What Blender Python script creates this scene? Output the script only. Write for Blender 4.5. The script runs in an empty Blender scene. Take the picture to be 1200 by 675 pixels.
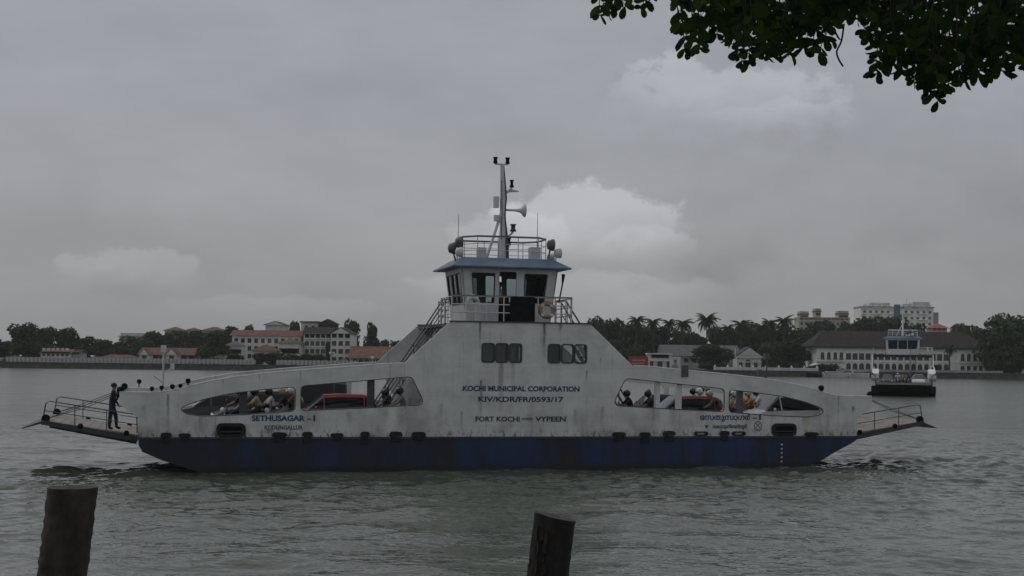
import bpy, bmesh, math, random
import numpy as np
from mathutils import Vector, Matrix
from mathutils.geometry import tessellate_polygon

random.seed(7)
PI = math.pi
R = math.radians
S = bpy.context.scene

# ------------------------------------------------------------------ camera
FPX, YH, CAMH, ROLL = 1666.7, 422.0, 4.3, 0.0115
cam_data = bpy.data.cameras.new('camera')
cam = bpy.data.objects.new('camera', cam_data)
S.collection.objects.link(cam)
cam.location = (0, 0, CAMH)
cam.rotation_euler = (PI / 2, -ROLL, 0)
cam_data.sensor_width = 36.0
cam_data.lens = 50.0
cam_data.shift_y = 0.0704
cam_data.clip_end = 9000
S.camera = cam

# ------------------------------------------------------------------ world: overcast sky
SUN_EL, SUN_ROT = 52.0, 300.0
world = bpy.data.worlds.new('World')
S.world = world
world.use_nodes = True
wn, wl = world.node_tree.nodes, world.node_tree.links
wn.clear()


def N(tree, typ, **kw):
    n = tree.nodes.new(typ)
    for k, v in kw.items():
        if k == 'inp':
            for i, x in v.items():
                n.inputs[i].default_value = x
        else:
            setattr(n, k, v)
    return n


def math_node(tree, op, a=None, b=None, clamp=False):
    n = tree.nodes.new('ShaderNodeMath')
    n.operation = op
    n.use_clamp = clamp
    for i, x in enumerate((a, b)):
        if x is None:
            continue
        if isinstance(x, (int, float)):
            n.inputs[i].default_value = x
        else:
            tree.links.new(x, n.inputs[i])
    return n.outputs[0]


def smooth(tree, val, lo, hi, to0=0.0, to1=1.0):
    n = tree.nodes.new('ShaderNodeMapRange')
    n.interpolation_type = 'SMOOTHSTEP'
    tree.links.new(val, n.inputs[0])
    for i, x in ((1, lo), (2, hi), (3, to0), (4, to1)):
        n.inputs[i].default_value = x
    return n.outputs[0]


def build_sky():
    t = world.node_tree
    out = N(t, 'ShaderNodeOutputWorld')
    bg = N(t, 'ShaderNodeBackground', inp={1: 0.1})
    t.links.new(bg.outputs[0], out.inputs[0])
    sky = N(t, 'ShaderNodeTexSky', sky_type='NISHITA', sun_disc=False, sun_elevation=R(SUN_EL), sun_rotation=R(SUN_ROT))
    sky.dust_density = 4.0
    tc = N(t, 'ShaderNodeTexCoord')
    sep = N(t, 'ShaderNodeSeparateXYZ')
    t.links.new(tc.outputs['Generated'], sep.inputs[0])
    x, y, z = sep.outputs
    ay = math_node(t, 'MAXIMUM', math_node(t, 'ABSOLUTE', y), 0.05)
    U = math_node(t, 'DIVIDE', x, ay)
    V = math_node(t, 'DIVIDE', z, ay)
    uv = N(t, 'ShaderNodeCombineXYZ')
    t.links.new(U, uv.inputs[0]); t.links.new(V, uv.inputs[1])

    def noise(scale, detail=5, rough=0.55, off=0.0, stretch=None):
        m = N(t, 'ShaderNodeMapping')
        m.inputs['Location'].default_value = (off, off * 0.7, 0)
        if stretch:
            m.inputs['Scale'].default_value = stretch
        t.links.new(uv.outputs[0], m.inputs[0])
        n = N(t, 'ShaderNodeTexNoise', inp={'Scale': scale, 'Detail': detail, 'Roughness': rough})
        t.links.new(m.outputs[0], n.inputs['Vector'])
        return n.outputs[0]

    # layered stratus over the whole sky
    st = math_node(t, 'ADD', smooth(t, noise(3.0, 4, 0.5, 3.1, (1, 3.2, 1)), 0.3, 0.7, -0.065, 0.065),
                   smooth(t, noise(11.0, 5, 0.55, 8.0, (1, 2.2, 1)), 0.3, 0.7, -0.045, 0.045))
    val = math_node(t, 'ADD', 1.0, st)
    warp = math_node(t, 'SUBTRACT', noise(34.0, 8, 0.62, 1.7, (1, 1.25, 1)), 0.5)
    warp2 = math_node(t, 'SUBTRACT', noise(10.0, 3, 0.5, 5.3), 0.5)

    def cumulus(val, pu, pv, ru, rv, bright, soft, w=0.9, under=-0.10):
        du = math_node(t, 'DIVIDE', math_node(t, 'SUBTRACT', U, pu), ru)
        dv = math_node(t, 'DIVIDE', math_node(t, 'SUBTRACT', V, pv), rv)
        dvn = math_node(t, 'MULTIPLY', math_node(t, 'MINIMUM', dv, 0.0), 0.55)
        dvp = math_node(t, 'MAXIMUM', dv, 0.0)
        r2 = math_node(t, 'ADD', math_node(t, 'MULTIPLY', du, du),
                       math_node(t, 'ADD', math_node(t, 'MULTIPLY', dvn, dvn), math_node(t, 'MULTIPLY', dvp, dvp)))
        r = math_node(t, 'SQRT', r2)
        r = math_node(t, 'ADD', r, math_node(t, 'MULTIPLY', warp, w * 1.7))
        r = math_node(t, 'ADD', r, math_node(t, 'MULTIPLY', warp2, w))
        # firm crown, dissolving base
        edge = smooth(t, dv, -0.9, 0.6, soft, 0.20 if bright > 0 else soft)
        e0 = math_node(t, 'SUBTRACT', 1.0, edge)
        mask = math_node(t, 'SUBTRACT', 1.0, math_node(t, 'DIVIDE', math_node(t, 'SUBTRACT', r, e0), edge, True), True)
        mask = smooth(t, mask, 0.0, 1.0)
        shade = smooth(t, math_node(t, 'ADD', dv, math_node(t, 'MULTIPLY', warp, 1.6)), -0.9, 0.75, under, bright)
        return math_node(t, 'ADD', val, math_node(t, 'MULTIPLY', mask, shade))

    def px(p, q):
        return (p - 600) / FPX, (YH - q + ROLL * (p - 600)) / FPX

    for (p, q, rx, ry, b, soft, w, under) in (
            (690, 280, 138, 62, 0.44, 1.2, 0.8, -0.02),
            (850, 122, 150, 58, 0.30, 1.2, 0.8, -0.06),
            (150, 325, 110, 34, 0.20, 1.2, 0.8, -0.05),
            (600, 292, 85, 52, 0.24, 1.3, 0.8, 0.02),
            (760, 300, 90, 34, 0.16, 1.4, 0.8, -0.06),
            (680, 348, 230, 34, 0.20, 1.3, 0.8, 0.02),
            (900, 150, 110, 40, 0.14, 1.4, 0.9, -0.04),
            (330, 365, 160, 22, 0.12, 1.4, 0.8, 0.0),
            (-320, 150, 190, 70, 0.25, 1.1, 0.9, -0.06),
            (1640, 260, 210, 70, 0.28, 1.1, 0.9, -0.06),
            (1100, -700, 330, 130, 0.25, 1.1, 0.9, -0.06),
            (150, -520, 300, 120, 0.25, 1.1, 0.9, -0.06),
            (845, 322, 130, 66, -0.42, 1.8, 0.5, -0.42),
            (1210, 260, 430, 240, -0.32, 2.2, 0.4, -0.26),
            (-900, 200, 430, 240, -0.26, 2.2, 0.4, -0.26)):
        pu, pv = px(p, q)
        val = cumulus(val, pu, pv, rx / FPX, ry / FPX, b, soft, w, under)
    # the cloud deck, a little duller towards the horizon haze
    val = math_node(t, 'MULTIPLY', val, smooth(t, V, -0.02, 0.16, 0.93, 1.0))
    tint = N(t, 'ShaderNodeMix', data_type='RGBA')
    tint.inputs[6].default_value = (3.08, 3.13, 3.20, 1); tint.inputs[7].default_value = (*SKY_COL, 1)
    t.links.new(smooth(t, V, 0.02, 0.2), tint.inputs[0])
    cloud = N(t, 'ShaderNodeVectorMath', operation='SCALE')
    t.links.new(tint.outputs[2], cloud.inputs[0])
    t.links.new(val, cloud.inputs[3])
    mix = N(t, 'ShaderNodeMix', data_type='RGBA')
    mix.inputs[0].default_value = 0.93
    t.links.new(sky.outputs[0], mix.inputs[6])
    t.links.new(cloud.outputs[0], mix.inputs[7])
    t.links.new(mix.outputs[2], bg.inputs[0])


SKY_COL = (3.10, 3.17, 3.46)
build_sky()

# ------------------------------------------------------------------ sun behind the cloud deck
sun_data = bpy.data.lights.new('sun', 'SUN')
sun_data.energy = 0.55
sun_data.angle = R(25)
sun_data.color = (1.0, 0.96, 0.9)
sun = bpy.data.objects.new('sun', sun_data)
S.collection.objects.link(sun)
# sky's sun_rotation is measured from +Y towards +X
az = R(SUN_ROT)
sdir = Vector((math.sin(az) * math.cos(R(SUN_EL)), math.cos(az) * math.cos(R(SUN_EL)), math.sin(R(SUN_EL))))
sun.rotation_euler = (-sdir).to_track_quat('-Z', 'Y').to_euler()

S.view_settings.view_transform = 'Standard'
S.view_settings.look = 'None'
S.view_settings.exposure = 0.1
S.view_settings.gamma = 1.0
S.view_settings.use_curve_mapping = False
S.render.engine = 'CYCLES'
S.cycles.max_bounces = 8
S.cycles.transparent_max_bounces = 16
S.cycles.volume_bounces = 1

# ------------------------------------------------------------------ survey: photograph measure -> metres at a known distance
def at(px, py, Y):
    u, v = px - 600.0, py - YH
    u, v = u + ROLL * v, v - ROLL * u
    return u * Y / FPX, CAMH - v * Y / FPX


def wpx(n, Y):
    return n * Y / FPX


# ------------------------------------------------------------------ materials
MATS = {}


def pm(name, col, rough=0.6, var=0.15, scale=3.0, metal=0.0, bump=0.0, bscale=30.0, spec=0.5, stretch=None, col2=None):
    """Principled material with noise-mottled colour and optional fine relief."""
    if name in MATS:
        return MATS[name]
    m = bpy.data.materials.new(name)
    m.use_nodes = True
    t = m.node_tree
    b = t.nodes['Principled BSDF']
    b.inputs['Roughness'].default_value = rough
    b.inputs['Metallic'].default_value = metal
    b.inputs['Specular IOR Level'].default_value = spec
    tc = N(t, 'ShaderNodeTexCoord')
    mp = N(t, 'ShaderNodeMapping')
    if stretch:
        mp.inputs['Scale'].default_value = stretch
    t.links.new(tc.outputs['Object'], mp.inputs[0])
    nz = N(t, 'ShaderNodeTexNoise', inp={'Scale': scale, 'Detail': 6, 'Roughness': 0.65})
    t.links.new(mp.outputs[0], nz.inputs['Vector'])
    mix = N(t, 'ShaderNodeMix', data_type='RGBA')
    c = Vector(col)
    c2 = Vector(col2) if col2 else c * (1 + var)
    c1 = c * (1 - var)
    mix.inputs[6].default_value = (*c1, 1)
    mix.inputs[7].default_value = (*c2, 1)
    t.links.new(smooth(t, nz.outputs[0], 0.3, 0.7), mix.inputs[0])
    t.links.new(mix.outputs[2], b.inputs['Base Color'])
    if bump:
        n2 = N(t, 'ShaderNodeTexNoise', inp={'Scale': bscale, 'Detail': 4})
        t.links.new(mp.outputs[0], n2.inputs['Vector'])
        bp = N(t, 'ShaderNodeBump', inp={'Strength': bump, 'Distance': 0.02})
        t.links.new(n2.outputs[0], bp.inputs['Height'])
        t.links.new(bp.outputs[0], b.inputs['Normal'])
    MATS[name] = m
    return m


def glass_mat(name, tint=(0.75, 0.82, 0.84), see=0.75):
    m = bpy.data.materials.new(name)
    m.use_nodes = True
    t = m.node_tree
    t.nodes.clear()
    o = N(t, 'ShaderNodeOutputMaterial')
    tr = N(t, 'ShaderNodeBsdfTransparent', inp={0: (*[c * see for c in tint], 1)})
    gl = N(t, 'ShaderNodeBsdfGlossy', inp={0: (0.9, 0.95, 1, 1), 1: 0.04})
    fr = N(t, 'ShaderNodeFresnel', inp={0: 1.5})
    mx = N(t, 'ShaderNodeMixShader')
    t.links.new(fr.outputs[0], mx.inputs[0]); t.links.new(tr.outputs[0], mx.inputs[1]); t.links.new(gl.outputs[0], mx.inputs[2])
    t.links.new(mx.outputs[0], o.inputs[0])
    return m


def painted_steel(name, col, streaks, dirt=0.75):
    """Weathered ship paint: mottled, with rust runs of given place, width and length (object coordinates, x along, z up)."""
    m = bpy.data.materials.new(name)
    m.use_nodes = True
    t = m.node_tree
    b = t.nodes['Principled BSDF']
    b.inputs['Roughness'].default_value = 0.55
    tc = N(t, 'ShaderNodeTexCoord')
    sp = N(t, 'ShaderNodeSeparateXYZ')
    t.links.new(tc.outputs['Object'], sp.inputs[0])
    X, Z = sp.outputs[0], sp.outputs[2]

    def noise(scale, stretch, detail=5, rough=0.6):
        mp = N(t, 'ShaderNodeMapping')
        mp.inputs['Scale'].default_value = stretch
        t.links.new(tc.outputs['Object'], mp.inputs[0])
        n = N(t, 'ShaderNodeTexNoise', inp={'Scale': scale, 'Detail': detail, 'Roughness': rough})
        t.links.new(mp.outputs[0], n.inputs['Vector'])
        return n.outputs[0]

    def mixc(fac, a, bcol):
        mx = N(t, 'ShaderNodeMix', data_type='RGBA')
        t.links.new(fac, mx.inputs[0])
        if isinstance(a, tuple):
            mx.inputs[6].default_value = (*a, 1)
        else:
            t.links.new(a, mx.inputs[6])
        mx.inputs[7].default_value = (*bcol, 1)
        return mx.outputs[2]

    c = col
    cur = mixc(smooth(t, noise(0.9, (1, 1, 1.4)), 0.35, 0.7, 0, 0.9), c, tuple(k * 0.74 for k in c))
    # fine vertical grime runs
    cur = mixc(smooth(t, noise(1.0, (7, 1, 0.35), 6, 0.7), 0.55, 0.8, 0, dirt), cur, (0.20, 0.18, 0.15))
    # shading of buckled plates painted in as faint tonal patches
    cur = mixc(smooth(t, noise(5.0, (1, 1, 1), 3), 0.62, 0.75, 0, 0.18), cur, (0.3, 0.29, 0.26))
    # weld seams between plates
    for (axis_out, pitch) in ((X, 1.83), (Z, 1.12)):
        fr = math_node(t, 'FRACT', math_node(t, 'DIVIDE', math_node(t, 'ADD', axis_out, 50.3), pitch))
        seam = smooth(t, math_node(t, 'ABSOLUTE', math_node(t, 'SUBTRACT', fr, 0.5)), 0.0, 0.02 / pitch, 0.22, 0.0)
        cur = mixc(math_node(t, 'MULTIPLY', seam, smooth(t, noise(1.3, (1, 1, 1), 3), 0.3, 0.6)), cur, (0.16, 0.13, 0.10))
    # brown wash spreading down the lower plates
    wash = math_node(t, 'MULTIPLY', smooth(t, noise(0.55, (1.2, 1, 0.8), 5, 0.65), 0.42, 0.68), smooth(t, Z, 1.4, 3.8, 0.5, 0.08))
    cur = mixc(wash, cur, (0.21, 0.185, 0.15))
    wob = math_node(t, 'MULTIPLY', math_node(t, 'SUBTRACT', noise(2.5, (1, 1, 1), 3), 0.5), 0.05)
    grain = noise(4.0, (6, 1, 1.5), 4)
    for (x0, w, ztop, zbot, amt, rc) in streaks:
        dx = math_node(t, 'ABSOLUTE', math_node(t, 'SUBTRACT', math_node(t, 'ADD', X, wob), x0))
        f = smooth(t, dx, w * 0.3, w, 1.0, 0.0)
        f = math_node(t, 'MULTIPLY', f, smooth(t, Z, zbot, ztop - 0.02, 0.05, 1.0))
        f = math_node(t, 'MULTIPLY', f, smooth(t, Z, ztop, ztop + 0.06, 1.0, 0.0))
        f = math_node(t, 'MULTIPLY', f, smooth(t, grain, 0.3, 0.62, 0.45, 1.0))
        f = math_node(t, 'MULTIPLY', f, amt)
        cur = mixc(f, cur, rc)
    # rust blooming in speckles near the rubbing strake
    low = smooth(t, Z, 1.36, 1.78, 1.0, 0.0)
    sp2 = math_node(t, 'MULTIPLY', smooth(t, noise(3.0, (2.2, 1, 1), 6, 0.7), 0.49, 0.62), low)
    cur = mixc(math_node(t, 'MULTIPLY', sp2, 0.9), cur, (0.07, 0.045, 0.03))
    sp3 = smooth(t, noise(2.3, (1, 1, 1), 8, 0.75), 0.66, 0.73)
    cur = mixc(math_node(t, 'MULTIPLY', sp3, 0.7), cur, (0.10, 0.06, 0.04))
    t.links.new(cur, b.inputs['Base Color'])
    bp = N(t, 'ShaderNodeBump', inp={'Strength': 0.35, 'Distance': 0.05})
    t.links.new(noise(0.8, (1.6, 1, 1.2), 2), bp.inputs['Height'])
    t.links.new(bp.outputs[0], b.inputs['Normal'])
    MATS[name] = m
    return m


# ------------------------------------------------------------------ mesh building
COL = S.collection


def link(o, parent=None):
    COL.objects.link(o)
    if parent is not None:
        o.parent = parent
    return o


class MB:
    def __init__(self):
        self.v, self.f, self.m, self.s = [], [], [], []

    def add(self, vs, fs, m=0, smooth=False):
        k = len(self.v)
        self.v += [tuple(p) for p in vs]
        for f in fs:
            self.f.append(tuple(i + k for i in f)); self.m.append(m); self.s.append(smooth)
        return self

    def box(self, x0, x1, y0, y1, z0, z1, m=0):
        vs = [(x, y, z) for z in (z0, z1) for y in (y0, y1) for x in (x0, x1)]
        return self.add(vs, [(0, 2, 3, 1), (4, 5, 7, 6), (0, 1, 5, 4), (2, 6, 7, 3), (0, 4, 6, 2), (1, 3, 7, 5)], m)

    def hexa(self, bottom, top, m=0):
        """eight corners: four below, four above, same order"""
        return self.add(list(bottom) + list(top), [(3, 2, 1, 0), (4, 5, 6, 7), (0, 1, 5, 4), (1, 2, 6, 5), (2, 3, 7, 6), (3, 0, 4, 7)], m)

    def tube(self, p, q, r0, r1=None, n=6, m=0):
        return self.path([p, q], [r0, r0 if r1 is None else r1], n, m)

    def path(self, pts, r, n=6, m=0, cap=True):
        pts = [Vector(p) for p in pts]
        rs = r if isinstance(r, (list, tuple)) else [r] * len(pts)
        rings = []
        for i, p in enumerate(pts):
            d = (pts[min(i + 1, len(pts) - 1)] - pts[max(i - 1, 0)])
            d = d.normalized() if d.length > 1e-9 else Vector((0, 0, 1))
            a = Vector((0, 0, 1)) if abs(d.z) < 0.9 else Vector((0, 1, 0))
            u = d.cross(a).normalized(); w = d.cross(u)
            rings.append([p + (u * math.cos(2 * PI * k / n) + w * math.sin(2 * PI * k / n)) * rs[i] for k in range(n)])
        vs = [v for ring in rings for v in ring]
        fs = []
        for i in range(len(pts) - 1):
            for k in range(n):
                fs.append((i * n + k, i * n + (k + 1) % n, (i + 1) * n + (k + 1) % n, (i + 1) * n + k))
        self.add(vs, fs, m, True)
        if cap:
            self.add(rings[0], [tuple(range(n))], m); self.add(rings[-1], [tuple(range(n))], m)
        return self

    def plate(self, outline, holes, y0, y1, m=0, f=None):
        """solid plate in the x-z plane from y0 to y1 with holes; f maps (x, y, z) elsewhere"""
        loops = [list(outline)] + [list(h) for h in holes]
        flat = [p for l in loops for p in l]
        tris = tessellate_polygon([[Vector((p[0], p[1], 0)) for p in l] for l in loops])
        n = len(flat)
        g = f or (lambda x, y, z: (x, y, z))
        vs = [g(p[0], y0, p[1]) for p in flat] + [g(p[0], y1, p[1]) for p in flat]
        fs = [tuple(t) for t in tris] + [tuple(i + n for i in reversed(t)) for t in tris]
        k = 0
        for l in loops:
            c = len(l)
            for i in range(c):
                a, b = k + i, k + (i + 1) % c
                fs.append((a, b, b + n, a + n))
            k += c
        return self.add(vs, fs, m)

    def lathe(self, prof, c=(0, 0, 0), n=12, axis='z', m=0, smooth=True):
        vs, fs = [], []
        for (r, h) in prof:
            for k in range(n):
                a = 2 * PI * k / n
                p = (r * math.cos(a), r * math.sin(a), h)
                if axis == 'x': p = (h, p[0], p[1])
                if axis == 'y': p = (p[0], h, p[1])
                vs.append((p[0] + c[0], p[1] + c[1], p[2] + c[2]))
        for i in range(len(prof) - 1):
            for k in range(n):
                fs.append((i * n + k, i * n + (k + 1) % n, (i + 1) * n + (k + 1) % n, (i + 1) * n + k))
        fs.append(tuple(range(n))); fs.append(tuple((len(prof) - 1) * n + k for k in range(n)))
        return self.add(vs, fs, m, smooth)

    def ball(self, c, r, n=8, sq=(1, 1, 1), m=0):
        prof = [(max(1e-3, math.sin(PI * i / n)) * r, -math.cos(PI * i / n) * r) for i in range(n + 1)]
        k = len(self.v)
        self.lathe(prof, (0, 0, 0), max(8, n), 'z', m)
        for i in range(k, len(self.v)):
            p = self.v[i]
            self.v[i] = (p[0] * sq[0] + c[0], p[1] * sq[1] + c[1], p[2] * sq[2] + c[2])
        return self

    def torus(self, c, R0, r, axis='y', n=18, k=6, m=0, sq=(1, 1)):
        vs, fs = [], []
        for i in range(n):
            a = 2 * PI * i / n
            for j in range(k):
                b = 2 * PI * j / k
                rr = R0 + r * math.cos(b)
                p = (rr * math.cos(a) * sq[0], r * math.sin(b), rr * math.sin(a) * sq[1])
                if axis == 'z': p = (p[0], p[2], p[1])
                if axis == 'x': p = (p[1], p[0], p[2])
                vs.append((p[0] + c[0], p[1] + c[1], p[2] + c[2]))
        for i in range(n):
            for j in range(k):
                fs.append((i * k + j, ((i + 1) % n) * k + j, ((i + 1) % n) * k + (j + 1) % k, i * k + (j + 1) % k))
        return self.add(vs, fs, m, True)

    def mesh(self, name, mats, recalc=True):
        me = bpy.data.meshes.new(name)
        me.from_pydata(self.v, [], self.f)
        for mt in (mats if isinstance(mats, (list, tuple)) else [mats]):
            me.materials.append(mt)
        me.polygons.foreach_set('material_index', self.m)
        me.polygons.foreach_set('use_smooth', self.s)
        if recalc:
            bm = bmesh.new(); bm.from_mesh(me)
            bmesh.ops.recalc_face_normals(bm, faces=bm.faces)
            bm.to_mesh(me); bm.free()
        me.update()
        return me

    def build(self, name, mats, parent=None, recalc=True):
        return link(bpy.data.objects.new(name, self.mesh(name, mats, recalc)), parent)


def tag(o, label=None, cat=None, group=None, kind=None):
    if label: o['label'] = label
    if cat: o['category'] = cat
    if group: o['group'] = group
    if kind: o['kind'] = kind
    return o


def thing(name, label, cat, loc=(0, 0, 0), rz=0.0, group=None):
    o = bpy.data.objects.new(name, None)
    o.empty_display_size = 0.2
    link(o)
    o.location = loc
    o.rotation_euler = (0, 0, rz)
    return tag(o, label, cat, group)


def copy_tree(o, parent=None):
    c = o.copy()
    COL.objects.link(c)
    c.parent = parent
    for ch in list(o.children):
        copy_tree(ch, c)
    return c


def obj(name, me, parent=None, loc=(0, 0, 0), rot=(0, 0, 0), scale=(1, 1, 1)):
    o = bpy.data.objects.new(name, me)
    link(o, parent)
    o.location = loc; o.rotation_euler = rot; o.scale = scale
    return o


def rounded(pts, r, seg=3):
    """round the corners of a polygon"""
    out = []
    n = len(pts)
    for i in range(n):
        p = Vector(pts[i]); a = Vector(pts[i - 1]); b = Vector(pts[(i + 1) % n])
        da, db = (a - p), (b - p)
        ra = min(r, da.length * 0.45); rb = min(r, db.length * 0.45)
        p0 = p + da.normalized() * ra; p1 = p + db.normalized() * rb
        for k in range(seg + 1):
            t = k / seg
            q = p0 * (1 - t) ** 2 + p * 2 * t * (1 - t) + p1 * t * t
            out.append((q.x, q.y))
    return out


def curve_pts(pts, seg=4):
    """Catmull-Rom through an open list of points"""
    P = [Vector(p) for p in pts]
    P = [P[0] * 2 - P[1]] + P + [P[-1] * 2 - P[-2]]
    out = []
    for i in range(1, len(P) - 2):
        for k in range(seg):
            t = k / seg
            a, b, c, d = P[i - 1], P[i], P[i + 1], P[i + 2]
            out.append(tuple(0.5 * ((2 * b) + (c - a) * t + (2 * a - 5 * b + 4 * c - d) * t * t + (3 * b - a - 3 * c + d) * t ** 3)))
    out.append(tuple(P[-2]))
    return out

# ------------------------------------------------------------------ water and land
WZ = 0.1
FA = R(14)
FX, FY = 0.34, 54.6
FC, FS = math.cos(FA), math.sin(FA)


def ferry_world(s, t, z):
    return Vector((FX + s * FC - t * FS, FY + s * FS + t * FC, z))


def build_water():
    rng = np.random.default_rng(5)
    x = np.arange(-38.0, 38.01, 0.125)
    y = np.arange(20.0, 94.01, 0.115)
    Xg, Yg = np.meshgrid(x, y)
    h = np.zeros_like(Xg)
    slope_mod = 0.75 + 0.5 * np.sin(Xg * 0.11 + 1.3 + np.sin(Yg * 0.09)) * np.sin(Yg * 0.13 + 0.5 + 0.8 * np.sin(Xg * 0.07))
    for i in range(110):
        lam = 0.42 * (5.5 / 0.42) ** (rng.random() ** 1.7)
        th = rng.normal(math.pi / 2 + 0.22, 0.62)
        k = 2 * math.pi / lam
        amp = 0.0040 * lam ** 0.70
        ph = rng.random() * 6.283
        arg = k * (Xg * math.cos(th) + Yg * math.sin(th)) + ph + 1.1 * np.sin(Xg * 0.31 + i) * np.sin(Yg * 0.23 + 2 * i)
        prof = 2 * ((np.sin(arg) + 1) * 0.5) ** 1.7 - 0.85
        h += amp * prof * (slope_mod if lam < 2.5 else 1.0)
    # churned water off both ends of the ferry and along its side
    s = (Xg - FX) * FC + (Yg - FY) * FS
    t = -(Xg - FX) * FS + (Yg - FY) * FC
    boost = 1 + 1.0 * np.exp(-((s - 17.0) / 6.0) ** 2 - ((t - 2.0) / 5.0) ** 2) + 0.35 * np.exp(-((s + 15.0) / 4.5) ** 2 - ((t - 1.5) / 4.0) ** 2)
    h *= boost
    # bow waves running out from the ends
    for (s0, t0, sx) in ((13.0, 0.0, 1),):
        d = (s - s0) * 0.35 * sx + (t - t0)
        h += 0.016 * np.sin(d * 5.3 + 0.6 * np.sin(s * 0.8)) * np.exp(-(d / 3.0) ** 2) * np.exp(-((s - s0) / 9.0) ** 2)
    fade = np.minimum(1, np.minimum(np.minimum((Xg + 38) / 5, (38 - Xg) / 5), np.minimum((Yg - 20) / 3, (94 - Yg) / 30)))
    h *= np.clip(fade, 0, 1)
    nx, ny = len(x), len(y)
    co = np.stack([Xg, Yg, h], -1).reshape(-1, 3)
    idx = np.arange(nx * ny).reshape(ny, nx)
    q = np.stack([idx[:-1, :-1], idx[:-1, 1:], idx[1:, 1:], idx[1:, :-1]], -1).reshape(-1, 4)
    x0, x1, y0, y1 = x[0], x[-1], y[0], y[-1]
    B = 2500.0
    outer = [(-B, -B, 0), (x0, -B, 0), (x1, -B, 0), (B, -B, 0), (-B, y0, 0), (x0, y0, 0), (x1, y0, 0), (B, y0, 0),
             (-B, y1, 0), (x0, y1, 0), (x1, y1, 0), (B, y1, 0), (-B, 446, 0), (x0, 446, 0), (x1, 446, 0), (B, 446, 0)]
    k = len(co)
    of = np.array([(0, 1, 5, 4), (1, 2, 6, 5), (2, 3, 7, 6), (4, 5, 9, 8), (6, 7, 11, 10), (8, 9, 13, 12), (9, 10, 14, 13), (10, 11, 15, 14)]) + k
    co = np.concatenate([co, np.array(outer)])
    q = np.concatenate([q, of])
    me = bpy.data.meshes.new('water')
    me.vertices.add(len(co)); me.vertices.foreach_set('co', co.astype(np.float32).ravel())
    me.loops.add(q.size); me.loops.foreach_set('vertex_index', q.astype(np.int32).ravel())
    me.polygons.add(len(q)); me.polygons.foreach_set('loop_start', np.arange(0, q.size, 4, dtype=np.int32))
    me.polygons.foreach_set('use_smooth', np.ones(len(q), dtype=bool))
    me.update(calc_edges=True)
    m = bpy.data.materials.new('harbour_water')
    m.use_nodes = True
    tr = m.node_tree
    b = tr.nodes['Principled BSDF']
    b.inputs['IOR'].default_value = 1.33
    b.inputs['Roughness'].default_value = 0.10
    tc = N(tr, 'ShaderNodeTexCoord')

    def nz(scale, stretch, detail=3, rough=0.55):
        mp = N(tr, 'ShaderNodeMapping'); mp.inputs['Scale'].default_value = stretch
        mp.inputs['Rotation'].default_value = (0, 0, 0.22)
        tr.links.new(tc.outputs['Object'], mp.inputs[0])
        n = N(tr, 'ShaderNodeTexNoise', inp={'Scale': scale, 'Detail': detail, 'Roughness': rough})
        tr.links.new(mp.outputs[0], n.inputs['Vector'])
        return n.outputs[0]
    # fine wind ripple, chop and broad swell as relief; the meshed waves take over close by
    spw = N(tr, 'ShaderNodeSeparateXYZ'); tr.links.new(tc.outputs['Object'], spw.inputs[0])
    far = smooth(tr, spw.outputs[1], 55, 105, 0.0, 1.0)
    b1 = N(tr, 'ShaderNodeBump', inp={'Distance': 0.045})
    tr.links.new(nz(3.0, (0.8, 1, 1), 2), b1.inputs['Height'])
    b2 = N(tr, 'ShaderNodeBump', inp={'Distance': 0.34})
    tr.links.new(nz(0.9, (0.7, 1, 1), 4), b2.inputs['Height']); tr.links.new(b1.outputs[0], b2.inputs['Normal'])
    tr.links.new(smooth(tr, spw.outputs[1], 50, 110, 0.12, 0.7), b2.inputs['Strength'])
    b3 = N(tr, 'ShaderNodeBump', inp={'Distance': 1.6})
    tr.links.new(nz(0.13, (0.45, 1, 1), 4), b3.inputs['Height']); tr.links.new(b2.outputs[0], b3.inputs['Normal'])
    tr.links.new(smooth(tr, spw.outputs[1], 50, 110, 0.05, 0.8), b3.inputs['Strength'])
    tr.links.new(b3.outputs[0], b.inputs['Normal'])
    # silty colour, patchy
    mx = N(tr, 'ShaderNodeMix', data_type='RGBA')
    mx.inputs[6].default_value = (0.068, 0.083, 0.060, 1)
    mx.inputs[7].default_value = (0.096, 0.110, 0.078, 1)
    tr.links.new(smooth(tr, nz(0.10, (0.5, 1, 1), 3), 0.35, 0.65), mx.inputs[0])
    # foam flecks along the ferry's waterline
    mp = N(tr, 'ShaderNodeMapping'); mp.vector_type = 'TEXTURE'
    mp.inputs['Location'].default_value = (FX, FY, 0); mp.inputs['Rotation'].default_value = (0, 0, FA)
    tr.links.new(tc.outputs['Object'], mp.inputs[0])
    sp = N(tr, 'ShaderNodeSeparateXYZ'); tr.links.new(mp.outputs[0], sp.inputs[0])
    sL, tL = sp.outputs[0], sp.outputs[1]
    near = math_node(tr, 'MULTIPLY', smooth(tr, tL, -1.7, -0.1, 0, 1), smooth(tr, math_node(tr, 'ABSOLUTE', sL), 12.6, 14.0, 1, 0))
    stern = math_node(tr, 'MULTIPLY', smooth(tr, math_node(tr, 'ABSOLUTE', math_node(tr, 'SUBTRACT', sL, 14.5)), 0.5, 4.0, 1, 0),
                      smooth(tr, math_node(tr, 'ABSOLUTE', math_node(tr, 'SUBTRACT', tL, 0.5)), 0.3, 2.4, 0.8, 0))
    zone = math_node(tr, 'MAXIMUM', near, stern)
    fn = math_node(tr, 'MULTIPLY', smooth(tr, nz(1.7, (0.5, 1.3, 1), 6, 0.7), 0.56, 0.70), zone)
    # second ferry's wake
    mx2 = N(tr, 'ShaderNodeMix', data_type='RGBA')
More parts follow.
